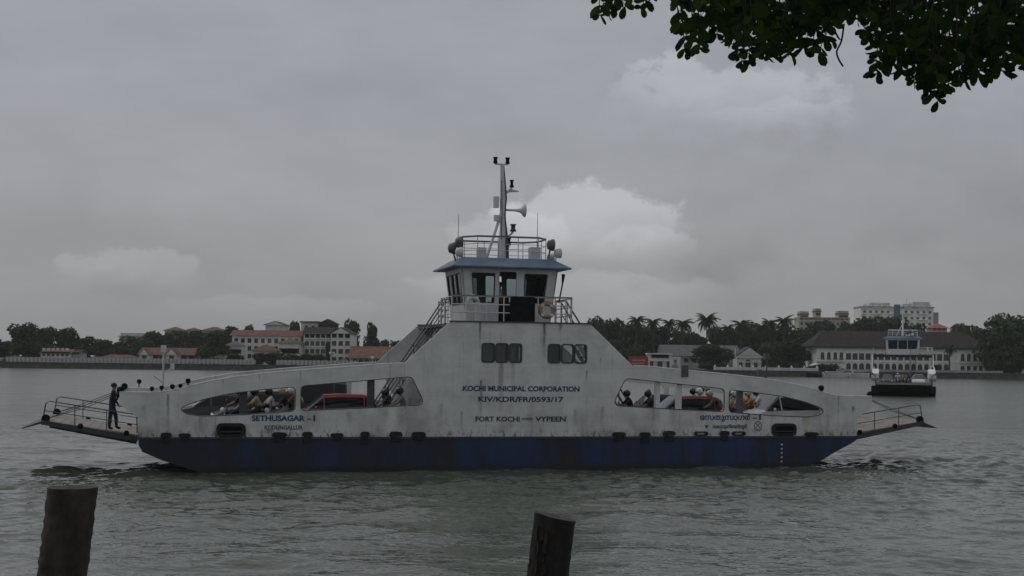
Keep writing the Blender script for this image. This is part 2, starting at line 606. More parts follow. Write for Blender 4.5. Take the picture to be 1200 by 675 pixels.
    tr.links.new(math_node(tr, 'MULTIPLY', fn, 0.75), mx2.inputs[0]); tr.links.new(mx.outputs[2], mx2.inputs[6])
    mx2.inputs[7].default_value = (0.42, 0.44, 0.42, 1)
    tr.links.new(mx2.outputs[2], b.inputs['Base Color'])
    tr.links.new(math_node(tr, 'ADD', math_node(tr, 'MULTIPLY', fn, 0.5), math_node(tr, 'ADD', math_node(tr, 'MULTIPLY', far, 0.14), 0.04)), b.inputs['Roughness'])
    me.materials.append(m)
    o = bpy.data.objects.new('water', me)
    link(o); o.location = (0, 0, WZ)
    tag(o, kind='structure')


build_water()
QY = 440.0     # far quay line
ground_mat = pm('shore_earth', (0.10, 0.105, 0.06), 0.9, 0.35, 0.2)
g = MB()
g.box(-2500, 2500, QY + 2.0, 2500, -0.7, 1.7)
tag(g.build('ground', ground_mat), kind='structure')
stone = pm('quay_stone', (0.09, 0.085, 0.075), 0.9, 0.4, 0.8, bump=0.5, bscale=3)
q = MB()
q.box(-900, 900, QY, QY + 1.997, -0.8, 1.75)
q.box(-900, 900, QY - 0.25, QY + 1.99, 1.753, 2.0)
tag(q.build('quay_wall', stone), 'dark stone quay wall along the foot of the far shore', 'quay')
# near bank under the camera and the overhanging tree
g = MB()
g.box(-60, 60, -120, 5.2, -1.0, 2.5)
g.box(-60, 60, 4.7, 5.35, 2.503, 2.75)
tag(g.build('bank', pm('bank_paving', (0.22, 0.2, 0.17), 0.9, 0.25, 2.0)), kind='structure')

# ------------------------------------------------------------------ ferries
RUST = (0.085, 0.05, 0.03)
DARK = (0.045, 0.042, 0.038)
hull_white = painted_steel('hull_white', (0.72, 0.735, 0.70), [
    (-1.62, 0.07, 5.75, 4.6, 0.9, DARK), (-1.55, 0.06, 3.5, 1.7, 0.8, RUST), (0.92, 0.06, 5.75, 4.3, 0.95, DARK), (0.9, 0.16, 5.75, 3.8, 0.35, RUST),
    (-0.78, 0.14, 4.2, 1.45, 0.55, RUST), (-0.3, 0.12, 4.2, 2.2, 0.3, RUST), (2.64, 0.05, 3.9, 3.4, 0.8, RUST), (3.2, 0.05, 4.4, 3.9, 0.5, RUST),
    (11.95, 0.28, 2.25, 1.3, 0.65, (0.26, 0.21, 0.06)), (-13.15, 0.07, 2.9, 1.4, 0.7, DARK), (13.35, 0.05, 3.0, 1.4, 0.55, DARK), (14.0, 0.09, 2.55, 2.2, 0.9, DARK),
    (-4.55, 0.36, 2.45, 1.4, 0.42, DARK), (-5.3, 0.3, 2.4, 1.5, 0.25, DARK), (-14.0, 0.1, 2.5, 1.9, 0.3, RUST), (-9.9, 0.04, 3.75, 3.3, 0.5, RUST),
    (-3.1, 0.12, 2.6, 1.4, 0.35, RUST), (3.3, 0.10, 2.5, 1.4, 0.4, RUST), (-2.3, 0.05, 2.3, 1.4, 0.5, RUST), (0.35, 0.18, 2.2, 1.4, 0.3, RUST), (-6.6, 0.14, 2.3, 1.4, 0.3, RUST), (5.4, 0.10, 2.4, 1.4, 0.35, RUST), (8.9, 0.08, 2.0, 1.4, 0.4, RUST), (-12.0, 0.10, 2.1, 1.4, 0.4, RUST), (12.9, 0.10, 2.2, 1.4, 0.3, RUST), (-8.4, 0.05, 3.8, 3.2, 0.4, DARK), (-9.5, 0.2, 1.62, 1.38, 0.8, (0.16, 0.10, 0.03)),
    (2.2, 0.1, 2.4, 1.6, 0.35, RUST), (1.55, 0.1, 5.7, 5.35, 0.8, RUST), (-11.2, 0.05, 3.5, 3.0, 0.35, DARK), (6.2, 0.2, 2.5, 1.6, 0.22, DARK)])
deck_white = pm('superstructure_white', (0.60, 0.62, 0.61), 0.5, 0.10, 2.0)
rail_white = pm('rail_white', (0.55, 0.56, 0.55), 0.5, 0.15, 3.0)
steel_dark = pm('dark_steel', (0.05, 0.052, 0.055), 0.5, 0.3, 6.0)
rail_dark = pm('rail_dark_grey', (0.10, 0.10, 0.10), 0.5, 0.3, 6.0)
black = pm('black_paint', (0.012, 0.012, 0.014), 0.8, 0.3, 5.0, spec=0.15)
rubber = pm('tyre_rubber', (0.020, 0.020, 0.020), 0.85, 0.35, 9.0, bump=0.4)
roof_blue = pm('roof_blue', (0.115, 0.165, 0.235), 0.5, 0.2, 1.5)
deck_grey = pm('deck_plate', (0.09, 0.09, 0.085), 0.8, 0.3, 1.2)
ramp_pink = pm('ramp_plate', (0.27, 0.245, 0.22), 0.85, 0.25, 1.6)
lettering_blue = pm('lettering_blue', (0.025, 0.065, 0.14), 0.6, 0.25, 8.0)
lettering_black = pm('lettering_dark', (0.03, 0.05, 0.085), 0.6, 0.25, 8.0)
clear = glass_mat('clear_glass')
dim_glass = glass_mat('tinted_glass', (0.5, 0.6, 0.6), 0.55)
orange = pm('lifebuoy_orange', (0.34, 0.20, 0.11), 0.6, 0.2, 8)


def hull_blue_mat():
    m = bpy.data.materials.new('hull_blue')
    m.use_nodes = True
    t = m.node_tree
    b = t.nodes['Principled BSDF']
    b.inputs['Roughness'].default_value = 0.5
    tc = N(t, 'ShaderNodeTexCoord')

    def nz(scale, st, d=5, r=0.6):
        mp = N(t, 'ShaderNodeMapping'); mp.inputs['Scale'].default_value = st
        t.links.new(tc.outputs['Object'], mp.inputs[0])
        n = N(t, 'ShaderNodeTexNoise', inp={'Scale': scale, 'Detail': d, 'Roughness': r})
        t.links.new(mp.outputs[0], n.inputs['Vector'])
        return n.outputs[0]

    def mixc(fac, a, c):
        mx = N(t, 'ShaderNodeMix', data_type='RGBA')
        t.links.new(fac, mx.inputs[0])
        if isinstance(a, tuple): mx.inputs[6].default_value = (*a, 1)
        else: t.links.new(a, mx.inputs[6])
        mx.inputs[7].default_value = (*c, 1)
        return mx.outputs[2]
    cur = mixc(smooth(t, nz(0.5, (1.5, 1, 0.3), 4), 0.38, 0.62), (0.012, 0.038, 0.115), (0.012, 0.022, 0.048))
    cur = mixc(smooth(t, nz(0.45, (1.9, 1, 0.25), 6, 0.65), 0.46, 0.66, 0, 0.9), cur, (0.017, 0.017, 0.018))
    sp = N(t, 'ShaderNodeSeparateXYZ'); t.links.new(tc.outputs['Object'], sp.inputs[0])
    low = smooth(t, sp.outputs[2], 0.2, 0.95, 1.0, 0.0)
    cur = mixc(math_node(t, 'MULTIPLY', smooth(t, nz(0.8, (1, 1, 0.6), 6, 0.7), 0.50, 0.66), math_node(t, 'MULTIPLY', low, 0.8)), cur, (0.055, 0.028, 0.018))
    cur = mixc(math_node(t, 'MULTIPLY', smooth(t, nz(2.6, (1, 1, 1), 7, 0.75), 0.66, 0.74), 0.5), cur, (0.12, 0.13, 0.12))
    soot = math_node(t, 'MULTIPLY', smooth(t, sp.outputs[0], -13.0, 3.0, 0.85, 0.1), smooth(t, nz(0.6, (0.9, 1, 0.7), 6, 0.7), 0.36, 0.60))
    cur = mixc(soot, cur, (0.016, 0.016, 0.016))
    wet = smooth(t, math_node(t, 'ADD', sp.outputs[2], math_node(t, 'MULTIPLY', nz(1.5, (1, 1, 1), 4), 0.2)), 0.26, 0.46, 1.0, 0.0)
    cur = mixc(math_node(t, 'MULTIPLY', wet, 0.85), cur, (0.012, 0.016, 0.010))
    t.links.new(cur, b.inputs['Base Color'])
    bp = N(t, 'ShaderNodeBump', inp={'Strength': 0.3, 'Distance': 0.05})
    t.links.new(nz(1.0, (1.3, 1, 1), 2), bp.inputs['Height']); t.links.new(bp.outputs[0], b.inputs['Normal'])
    return m


hull_blue = hull_blue_mat()

TOP_R = [(2.78, 5.73), (4.56, 4.10), (5.4, 4.06), (6.6, 3.95), (8.1, 3.83), (9.7, 3.68), (10.7, 3.55), (11.7, 3.37), (12.35, 3.21), (12.85, 3.07), (13.25, 2.985), (13.8, 2.95), (14.85, 2.95)]
OUT_R = TOP_R + [(14.85, 2.58), (14.72, 2.46), (14.18, 2.06), (14.18, 1.363)]
HOLE_IN = [(4.25, 3.62), (3.80, 2.72), (3.90, 2.58), (6.1, 2.46), (8.36, 2.36), (8.36, 3.24)]
HOLE_OUT = [(8.60, 3.20), (9.7, 3.10), (10.9, 2.95), (11.85, 2.74), (12.5, 2.52), (12.71, 2.39), (12.50, 2.23), (11.95, 2.15), (10.4, 2.21), (8.60, 2.34)]
WINS = [(-1.54, -1.05), (-1.0, -0.51), (-0.46, 0.03), (1.08, 1.57), (1.62, 2.11), (2.14, 2.63)]


def text_mesh(body, x0, x1, z0, z1, y, bold=0.02, name='lettering', mat=None, parent=None, bevel=0.0):
    cu = bpy.data.curves.new('text', 'FONT')
    cu.body = body
    cu.size = 1.0
    cu.extrude = 0.012
    cu.offset = bold
    cu.bevel_depth = bevel
    cu.bevel_resolution = 0
    cu.resolution_u = 3
    o = bpy.data.objects.new('text', cu)
    COL.objects.link(o)
    dg = bpy.context.evaluated_depsgraph_get()
    me = bpy.data.meshes.new_from_object(o.evaluated_get(dg))
    bpy.data.objects.remove(o)
    n = len(me.vertices)
    co = np.empty(n * 3, dtype=np.float32); me.vertices.foreach_get('co', co)
    co = co.reshape(-1, 3)
    lo, hi = co.min(0), co.max(0)
    out = np.empty_like(co)
    out[:, 0] = x0 + (co[:, 0] - lo[0]) / (hi[0] - lo[0]) * (x1 - x0)
    out[:, 1] = y - co[:, 2] * 0.35
    out[:, 2] = z0 + (co[:, 1] - lo[1]) / (hi[1] - lo[1]) * (z1 - z0)
    me.vertices.foreach_set('co', out.ravel())
    me.materials.clear(); me.materials.append(mat)
    me.update()
    return obj(name, me, parent)


def railing(root, pts, heights, r=0.022, post_r=0.022, name='railing', mat=None, posts=None):
    """rail lines at given heights along a polyline of base points, with posts at chosen parameters"""
    mb = MB()
    P = [Vector(p) for p in pts]
    for i, h in enumerate(heights):
        mb.path([p + Vector((0, 0, h)) for p in P], r if i else r * 1.25, 5)
    for a in (posts if posts is not None else P):
        a = Vector(a)
        mb.tube(a, a + Vector((0, 0, heights[0])), post_r, n=5)
    return mb.build(name, mat or rail_white, root)


def along(a, b, n):
    a, b = Vector(a), Vector(b)
    return [a.lerp(b, k / n) for k in range(n + 1)]


def lamp_part(root, base, h, r, name='deck_lamp', mat=None, tilt=(0, 0)):
    mb = MB()
    bx, by, bz = base
    top = (bx + tilt[0], by + tilt[1], bz + h)
    r *= 0.8
    mb.tube(base, top, 0.025, n=5)
    mb.lathe([(r * 0.55, -r * 0.9), (r, -r * 0.2), (r, r * 0.5), (r * 0.5, r)], top, 9)
    return mb.build(name, mat or black, root)


def offset_poly(pts, d):
    out = []
    n = len(pts)
    area = sum(pts[i][0] * pts[(i + 1) % n][1] - pts[(i + 1) % n][0] * pts[i][1] for i in range(n))
    sg = 1 if area > 0 else -1
    for i in range(n):
        a, p, b = Vector(pts[i - 1]), Vector(pts[i]), Vector(pts[(i + 1) % n])
        e = (b - a).normalized()
        out.append((p.x + sg * e.y * d, p.y - sg * e.x * d))
    return out


def build_ferry(root, B, main):
    C = B / 2
    deck_white = MATS['superstructure_white'] if main else pm('fresh_white', (0.80, 0.81, 0.80), 0.45, 0.06, 2.0)  # whiter base colour on the distant ferry
    rail_white = MATS['rail_white'] if main else deck_white
    ramp_pink = MATS['ramp_plate'] if main else steel_dark
    out = [(x, z) for x, z in OUT_R]
    outline = [(-x, z) for x, z in reversed(OUT_R)] + out      # left bottom up over the top to right bottom
    holes = []
    for sg in (1, -1):
        for h in (HOLE_IN, HOLE_OUT):
            holes.append(rounded([(sg * x, z) for x, z in h], 0.14, 3))
    for h in holes:
        MB().plate(offset_poly(h, 0.03), [h], -0.012, 0.035).build('opening_trim', steel_dark, root)
    wz0, wz1 = 4.21, 4.93
    for a, b in WINS:
        holes.append(rounded([(a, wz0), (b, wz0), (b, wz1), (a, wz1)], 0.12, 3))
    for k, (y0, y1) in enumerate(((0.0, 0.10), (B - 0.10, B))):
        MB().plate(outline, holes, y0, y1).build('side_plating', hull_white if main else deck_white, root)
    # hull body
    prof = [(-14.18, 1.36), (-14.16, 1.08), (-14.02, 0.84), (-13.4, 0.56), (-12.65, 0.30), (-11.6, -0.05), (-10.2, -0.5),
            (10.4, -0.5), (11.7, -0.05), (12.66, 0.40), (13.24, 0.73), (13.92, 1.05), (14.15, 1.2), (14.18, 1.36)]
    o = MB().plate(prof, [], -0.02, B + 0.02).build('hull', hull_blue if main else pm('hull_black', (0.014, 0.015, 0.018), 0.6, 0.3, 1.0), root)
    o = MB().box(-14.15, 14.15, 0.105, B - 0.105, 1.364, 1.44).build('deck', deck_grey, root)
    # bulwark cap rail following the sheer
    for y in (0.05, B - 0.05):
        for sg in (1, -1):
            mb = MB()
            line = [(sg * x, y, z + 0.02) for x, z in TOP_R[1:]]
            mb.path(line, 0.055, 6)
            mb.build('cap_rail', rail_white, root)
    # inner frames behind the plating
    for y, posts_ in ((0.22, ((-10.45, 0.14, steel_dark), (-5.75, 0.13, steel_dark), (5.62, 0.085, deck_white), (6.52, 0.10, deck_white), (9.12, 0.11, rail_dark))), (B - 0.22, ((-10.45, 0.13, deck_white), (-5.75, 0.13, deck_white), (5.75, 0.13, deck_white), (10.45, 0.13, deck_white)))):
        for s, hw, pmat in posts_:
            x, zt = abs(s), 3.5
            for (a, b) in zip(TOP_R, TOP_R[1:]):
                if a[0] <= x <= b[0]:
                    zt = a[1] + (b[1] - a[1]) * (x - a[0]) / (b[0] - a[0])
            MB().box(s - hw, s + hw, y - 0.11, y + 0.11, 1.442, zt - 0.1).build('frame_post', pmat, root)
    # rubbing strake
    MB().box(-14.15, 14.15, -0.055, -0.021, 1.30, 1.372).build('rubbing_strake', steel_dark, root)
    MB().box(-14.15, 14.15, B + 0.021, B + 0.055, 1.30, 1.372).build('rubbing_strake', steel_dark, root)
    # bridge deck across the vehicle lane
    mb = MB(); mb.box(-2.74, 2.74, 0.102, B - 0.102, 5.58, 5.70)
    for s in (-2.4, -0.8, 0.8, 2.4): mb.box(s - 0.06, s + 0.06, 0.103, B - 0.103, 5.33, 5.579)
    mb.build('bridge_deck', deck_grey, root)
    MB().box(-2.8, 2.8, -0.05, 0.14, 5.731, 5.775).build('deck_edge', steel_dark, root)
    MB().box(-2.8, 2.8, B - 0.14, B + 0.05, 5.731, 5.775).build('deck_edge', steel_dark, root)
    for y in ((0.05, B - 0.05)):
        for i, (a, b) in enumerate(WINS):
            hole = rounded([(a + 0.035, wz0 + 0.035), (b - 0.035, wz0 + 0.035), (b - 0.035, wz1 - 0.035), (a + 0.035, wz1 - 0.035)], 0.10, 3)
            ol = rounded([(a - 0.02, wz0 - 0.02), (b + 0.02, wz0 - 0.02), (b + 0.02, wz1 + 0.02), (a - 0.02, wz1 + 0.02)], 0.13, 3)
            w = MB().plate(ol, [hole], y - 0.075, y + 0.03).build('window', steel_dark, root)
            MB().plate(hole, [], y - 0.01, y + 0.01).build('pane', dim_glass if i == 3 else clear, w)
    # ---- ramps
    for sg in (-1, 1):
        X = lambda s: sg * s
        h0, h1, tip = (14.2, 1.43), (17.5, 1.95), (18.2, 1.68)
        t0, t1 = 0.62, B - 0.62
        mb = MB()
        mb.hexa([(X(14.2), t0, 1.22), (X(14.2), t1, 1.22), (X(17.5), t1, 1.83), (X(17.5), t0, 1.83)],
                [(X(14.2), t0, 1.43), (X(14.2), t1, 1.43), (X(17.5), t1, 1.95), (X(17.5), t0, 1.95)])
        rp = mb.build('ramp', ramp_pink, root)
        mb = MB()
        for y in (t0 - 0.05, t1 + 0.05):
            mb.hexa([(X(14.2), y - 0.045, 1.17), (X(14.2), y + 0.045, 1.17), (X(17.55), y + 0.045, 1.80), (X(17.55), y - 0.045, 1.80)],
                    [(X(14.2), y - 0.045, 1.38), (X(14.2), y + 0.045, 1.38), (X(17.55), y + 0.045, 1.965), (X(17.55), y - 0.045, 1.965)])
        for k in range(5):
            y = t0 + 0.5 + k * (t1 - t0 - 1) / 4
            mb.hexa([(X(14.25), y - 0.05, 1.06), (X(14.25), y + 0.05, 1.06), (X(17.3), y + 0.05, 1.66), (X(17.3), y - 0.05, 1.66)],
                    [(X(14.25), y - 0.05, 1.215), (X(14.25), y + 0.05, 1.215), (X(17.3), y + 0.05, 1.79), (X(17.3), y - 0.05, 1.79)])
        mb.build('ramp_beam', steel_dark, rp)
        mb = MB()
        mb.hexa([(X(17.5), t0 + 0.05, 1.84), (X(17.5), t1 - 0.05, 1.84), (X(18.22), t1 - 0.05, 1.64), (X(18.22), t0 + 0.05, 1.64)],
                [(X(17.5), t0 + 0.05, 1.93), (X(17.5), t1 - 0.05, 1.93), (X(18.22), t1 - 0.05, 1.67), (X(18.22), t0 + 0.05, 1.67)])
        mb.build('ramp_flap', steel_dark, rp)
        # anti-slip bars across the ramp
        mb = MB()
        for k in range(9):
            s = 14.6 + k * 0.33
            z = 1.43 + (s - 14.2) * 0.52 / 3.3
            mb.box(min(X(s), X(s + 0.05)), max(X(s), X(s + 0.05)), t0 + 0.1, t1 - 0.1, z - 0.02, z + 0.012)
        mb.build('tread_bar', ramp_pink, rp)
        rz = lambda s: 1.43 + (s - 14.2) * 0.52 / 3.3
        for y in (t0 - 0.02, t1 + 0.02):
            a, b = 14.25, 17.45
            mb = MB()
            top = [(X(17.5), y, rz(17.5) + 0.02), (X(17.4), y, rz(17.4) + 0.62), (X(17.28), y, rz(17.28) + 0.72)] + \
                  [(X(s), y, rz(s) + 0.72) for s in (16.4, 15.3, 14.35)] + [(X(14.24), y, rz(14.24) + 0.66), (X(14.22), y, rz(14.22) + 0.05)]
            mb.path(top, 0.024, 6)
            mb.path([(X(s), y, rz(s) + 0.36) for s in (17.44, 15.3, 14.25)], 0.017, 5)
            for s in (16.4, 15.3): mb.tube((X(s), y, rz(s)), (X(s), y, rz(s) + 0.72), 0.02, n=5)
            mb.build('ramp_railing', rail_dark, rp)
            # hoisting wires
            for d in (0.0, 0.16):
                MB().path([(X(17.35), y + 0.06, rz(17.3) + 0.1), (X(16.1), y + 0.06 + d * 0.5, 2.38 + d * 0.6), (X(14.8), y + 0.03 + d, 2.95 + d * 0.3)], 0.014, 5).build('hoist_wire', steel_dark, rp)
            # sheave at the tip and rollers below
            mb = MB(); mb.lathe([(0.05, -0.07), (0.15, -0.06), (0.15, 0.06), (0.05, 0.07)], (X(17.4), y + 0.04, rz(17.4) + 0.08), 12, 'y'); mb.build('sheave', black, rp)
            for s in (14.6, 16.2):
                mb = MB(); mb.lathe([(0.04, -0.05), (0.10, -0.04), (0.10, 0.04), (0.04, 0.05)], (X(s), y - 0.06, rz(s) + 0.0), 10, 'y'); mb.build('roller', black, rp)
            # winch block at bulwark head
            mb = MB(); mb.lathe([(0.05, -0.08), (0.13, -0.06), (0.13, 0.06), (0.05, 0.08)], (X(14.82), y - 0.5 if y < C else y + 0.5, 3.06), 12, 'y'); mb.tube((X(14.82), y - 0.5 if y < C else y + 0.5, 3.08), (X(14.95), y, 2.7), 0.04); mb.build('winch_block', black, root)
    # ---- steep stairs inside each side, both ends
    for sg in (-1, 1):
        for (y0, y1) in ((2.3, 3.1),):
            top, bot = Vector((sg * 2.5, 0, 5.70)), Vector((sg * 5.3, 0, 1.45))
            st = MB()
            for y in (y0, y1):
                a, b = top + Vector((0, y, 0)), bot + Vector((0, y, 0))
                st.hexa([a + Vector((0, -0.02, -0.16)), a + Vector((0, 0.02, -0.16)), b + Vector((0, 0.02, -0.16)), b + Vector((0, -0.02, -0.16))],
                        [a + Vector((0, -0.02, 0.12)), a + Vector((0, 0.02, 0.12)), b + Vector((0, 0.02, 0.12)), b + Vector((0, -0.02, 0.12))])
            o = st.build('stair', deck_white, root)
            n = 17
            for k in range(1, n):
                p = top.lerp(bot, k / n)
                MB().box(p.x - 0.12, p.x + 0.12, y0 + 0.021, y1 - 0.021, p.z - 0.02, p.z + 0.02).build('tread', steel_dark, o)
            for y in (y0, y1):
                mb = MB()
                a, b = top + Vector((0, y, 0.0)), bot + Vector((0, y, 0))
                mb.path([a + Vector((-sg * 0.3, 0, 1.0)), a + Vector((-sg * 0.05, 0, 1.0)), b + Vector((0, 0, 0.95)), b + Vector((0, 0, 0.1))], 0.034, 6)
                mb.path([a + Vector((-sg * 0.05, 0, 0.55)), b + Vector((0, 0, 0.5))], 0.02, 5)
                for k in range(0, 6):
                    p = a.lerp(b, k / 5); mb.tube(p, p + Vector((0, 0, 0.95)), 0.018, n=5)
                mb.build('handrail', rail_dark, o)
    # ---- wheelhouse
    half_b, half_t = 1.72, 1.98         # half length at floor / at eave
    wb, wt = (1.42, 1.62) if main else (2.2, 2.4)                # half width
    zb, ze = 5.702, 7.93
    wh = MB()

    def wall(outl, hl, o, ux, th=0.06, lean=None):
        """wall plate in own frame: x along ux from o, z up, tilted outwards by lean"""
        ux = Vector(ux).normalized(); nrm = Vector((ux.y, -ux.x, 0))
        def f(x, y, z):
            p = Vector(o) + ux * x + nrm * (y + (lean or 0) * z / (ze - zb)) + Vector((0, 0, z))
            return p
        wh.plate(outl, hl, -th, 0, 0, f)
        return f
    H = ze - zb
    wins = []

    def side(width_b, width_t, openings, o, ux, lean):
        ol = [(-width_b, 0), (width_b, 0), (width_t, H), (-width_t, H)]
        hl = [rounded([(a, z0), (b, z0), (b + fl, z1), (a + fl2, z1)], 0.05, 2) for (a, b, z0, z1, fl, fl2) in openings]
        f = wall(ol, hl, o, ux, 0.06, lean)
        for h, op in zip(hl, openings):
            wins.append((f, h, op))
    ln = wt - wb
    # near and far long walls: window, door, window
    ops = [(-1.46, -0.60, 0.86, 2.04, 0.0, -0.10), (-0.42, 0.27, 0.06, 2.10, 0.0, 0.0), (0.60, 1.44, 0.86, 2.04, 0.12, 0.0)]
    side(half_b, half_t, ops, (0, C - wb, zb), (1, 0, 0), ln)
    side(half_b, half_t, ops, (0, C + wb, zb), (-1, 0, 0), ln)
    le = half_t - half_b
    kw = wb / 1.42
    ops2 = [(-1.27 * kw, -0.45 * kw, 0.80, 2.04, 0, -0.06), (-0.39 * kw, 0.39 * kw, 0.80, 2.04, 0, 0), (0.45 * kw, 1.27 * kw, 0.80, 2.04, 0.06, 0)]
    side(wb, wt, ops2, (-half_b, C, zb), (0, -1, 0), le)
    side(wb, wt, ops2, (half_b, C, zb), (0, 1, 0), le)
    whp = wh.build('wheelhouse', deck_white, root)
    for i, (f, h, op) in enumerate(wins):
        if op[2] < 0.5:
            continue
        mb = MB()
        inn = [((x - (op[0] + op[1]) / 2) * 0.93 + (op[0] + op[1]) / 2, (z - 1.42) * 0.94 + 1.42) for x, z in h]
        mb.plate(h, [inn], -0.075, 0.02, 0, f)
        w = mb.build('window', steel_dark, whp)
        MB().plate(inn, [], -0.035, -0.025, 0, f).build('pane', clear, w)
    # open door leaf, near side
    mb = MB(); mb.box(0.27, 0.56, C - wb - 0.20, C - wb - 0.16, zb + 0.06, zb + 2.0)
    mb.build('door', deck_white, whp)
    # steering console and seat inside
    mb = MB(); mb.box(-0.9, 0.9, C - 0.3, C + 0.4, zb, zb + 0.95); mb.box(-0.3, 0.3, C - 0.25, C + 0.3, zb + 0.95, zb + 1.15)
    mb.build('console', steel_dark, whp)
    # roof
    e, f_ = 2.42, (2.02 if main else 2.75)
    zt = 8.36
    mb = MB()
    ev = [(-e, C - f_), (e, C - f_), (e, C + f_), (-e, C + f_)]
    tw_ = 1.35 if main else 2.1
    tp = [(-1.82, C - tw_), (1.82, C - tw_), (1.82, C + tw_), (-1.82, C + tw_)]
    mb.hexa([(x, y, 7.935) for x, y in ev], [(x, y, 7.985) for x, y in ev])
    rf = mb.build('roof', roof_blue, root)
    mb = MB(); mb.hexa([(x, y, 7.986) for x, y in ev], [(x, y, zt) for x, y in tp]); mb.build('roof_slope', roof_blue, rf)
    # roof railing
    tw_ -= 0.1
    rb = [(-1.25, C - tw_), (1.25, C - tw_), (1.72, C - tw_ + 0.6), (1.72, C + tw_ - 0.6), (1.25, C + tw_), (-1.25, C + tw_), (-1.72, C + tw_ - 0.6), (-1.72, C - tw_ + 0.6), (-1.25, C - tw_)]
    pts = [(x, y, zt) for x, y in rb]
    posts = along(pts[0], pts[1], 3)[:-1] + [pts[1]] + along(pts[2], pts[3], 2) + along(pts[4], pts[5], 3) + along(pts[6], pts[7], 2)
    railing(root, pts, [0.86], 0.026, 0.02, 'roof_railing', rail_white if not main else rail_dark, [])
    railing(root, pts, [0.83, 0.56, 0.3], 0.014, 0.018, 'roof_rail_bar', rail_white, posts)
    # bridge deck railing
    for y in (0.12, B - 0.12):
        xl = -2.7 if y < C else -1.9
        pts = [(xl, y, 5.775), (2.05, y, 5.775)]
        railing(root, pts, [0.95, 0.64, 0.33], 0.022, 0.024, 'bridge_railing', rail_white, along(pts[0], pts[1], 7))
        MB().path([(xl - 0.02, y, 6.74), (2.06, y, 6.74)], 0.03, 6).build('hand_rail', rail_dark, root)
    for s in (-2.7, 2.02):
        pts = [(s, 0.16, 5.702), (s, 2.25, 5.702)]
        railing(root, pts, [1.0, 0.66, 0.34], 0.022, 0.024, 'bridge_railing', rail_white, along(pts[0], pts[1], 3))
    # ---- mast
    mz = zt
    mb = MB()
    mb.path([(0.10, C, mz - 0.02), (0.06, C, mz + 2.4), (0.02, C, 12.3)], [0.15, 0.125, 0.085], 10)
    ms = mb.build('mast', deck_white, root)
    mb = MB(); mb.path([(-0.62, C, mz - 0.01), (0.0, C, 10.3)], 0.06, 7); mb.path([(0.1, C + 0.9, mz - 0.01), (0.04, C, 10.2)], 0.05, 7); mb.build('mast_stay', deck_white, ms)
    mb = MB(); mb.tube((-0.3, C, 12.28), (0.26, C, 12.28), 0.035); mb.build('crosstree', deck_white, ms)
    for s in (-0.27, 0.24):
        mb = MB(); mb.lathe([(0.07, 0), (0.1, 0.05), (0.075, 0.1), (0.075, 0.2), (0.1, 0.22), (0.1, 0.26)], (s, C, 12.3), 10); mb.build('mast_light', black, ms)
    for (z, dx, r) in ((11.35, 0.42, 0.09), (9.55, 0.50, 0.13), (8.98, 0.33, 0.09)):
        mb = MB(); mb.path([(0.08, C - 0.03, z - 0.25), (dx * 0.6, C - 0.03, z - 0.2), (dx, C - 0.03, z - 0.02)], 0.05, 6)
        mb.build('lamp_arm', deck_white, ms)
        mb = MB(); mb.lathe([(r, 0), (r, 0.06), (r * 0.7, 0.1), (r * 0.7, 0.24), (r, 0.27), (r, 0.3)], (dx, C - 0.03, z), 10); mb.build('mast_light', black if dx < 0.45 else steel_dark, ms)
    mb = MB(); mb.path([(0.05, C, 11.15), (0.4, C, 11.22), (0.72, C, 11.2)], [0.04, 0.07, 0.03], 6); mb.build('lamp_arm', deck_white, ms)
    mb = MB(); mb.lathe([(0.045, 0.1), (0.05, 0.55), (0.10, 0.78), (0.28, 0.94), (0.27, 0.97)], (0.02, C - 0.05, 10.42), 14, 'x'); mb.build('horn', deck_white, ms)
    MB().box(-0.32, -0.12, C - 0.12, C + 0.12, 10.5, 10.95).build('junction_box', deck_white, ms)
    MB().box(-0.3, -0.12, C - 0.1, C + 0.1, 9.95, 10.2).build('junction_box', deck_white, ms)
    MB().path([(0.27, C - 0.08, mz), (0.24, C - 0.14, 9.0), (0.20, C - 0.13, 9.6), (0.12, C - 0.13, 10.2), (0.19, C - 0.08, 10.9), (0.14, C - 0.1, 11.5), (0.08, C - 0.06, 12.2)], [0.06, 0.055, 0.03, 0.022, 0.03, 0.02, 0.015], 6).build('mast_cable', steel_dark, ms)
    MB().path([(-0.02, C - 0.14, 9.2), (0.0, C - 0.13, 10.4), (-0.03, C - 0.11, 11.6)], 0.014, 5).build('mast_cable', steel_dark, ms)
    for s, y, z0, h in ((-2.0, C - 1.0, zt - 0.2, 1.9), (1.6, C + 0.3, zt, 2.0)):
        MB().path([(s, y, z0), (s + 0.02, y, z0 + h)], [0.02, 0.008], 5).build('whip_aerial', steel_dark, root)
    # searchlights at the roof corners
    for (s, y, z, r) in ((-2.0, C - 1.3, 8.55, 0.20), (-2.15, C - 0.6, 8.75, 0.24), (-1.95, C - 1.0, 8.95, 0.25), (1.78, C - 1.2, 8.95, 0.24), (2.05, C - 1.3, 8.62, 0.2), (1.95, C - 0.6, 8.5, 0.16)):
        mb = MB(); sgn = -1 if s < 0 else 1
        mb.lathe([(r * 0.3, -0.16), (r * 0.75, -0.12), (r, 0.05), (r, 0.12), (r * 0.9, 0.13)], (s, y, z), 14, 'x')
        mb.tube((s, y, z), (s * 0.93, y, zt - 0.12), 0.035)
        mb.build('searchlight', rail_dark if r > 0.2 else deck_white, rf)
    # ventilator cowl and roof lockers
    mb = MB(); mb.path([(-1.95, 0.75, 5.70), (-1.95, 0.75, 6.55), (-1.88, 0.75, 6.68), (-1.75, 0.75, 6.72), (-1.60, 0.75, 6.68), (-1.55, 0.75, 6.5), (-1.55, 0.75, 5.70)], 0.10, 9); mb.build('ventilator', deck_white, root)
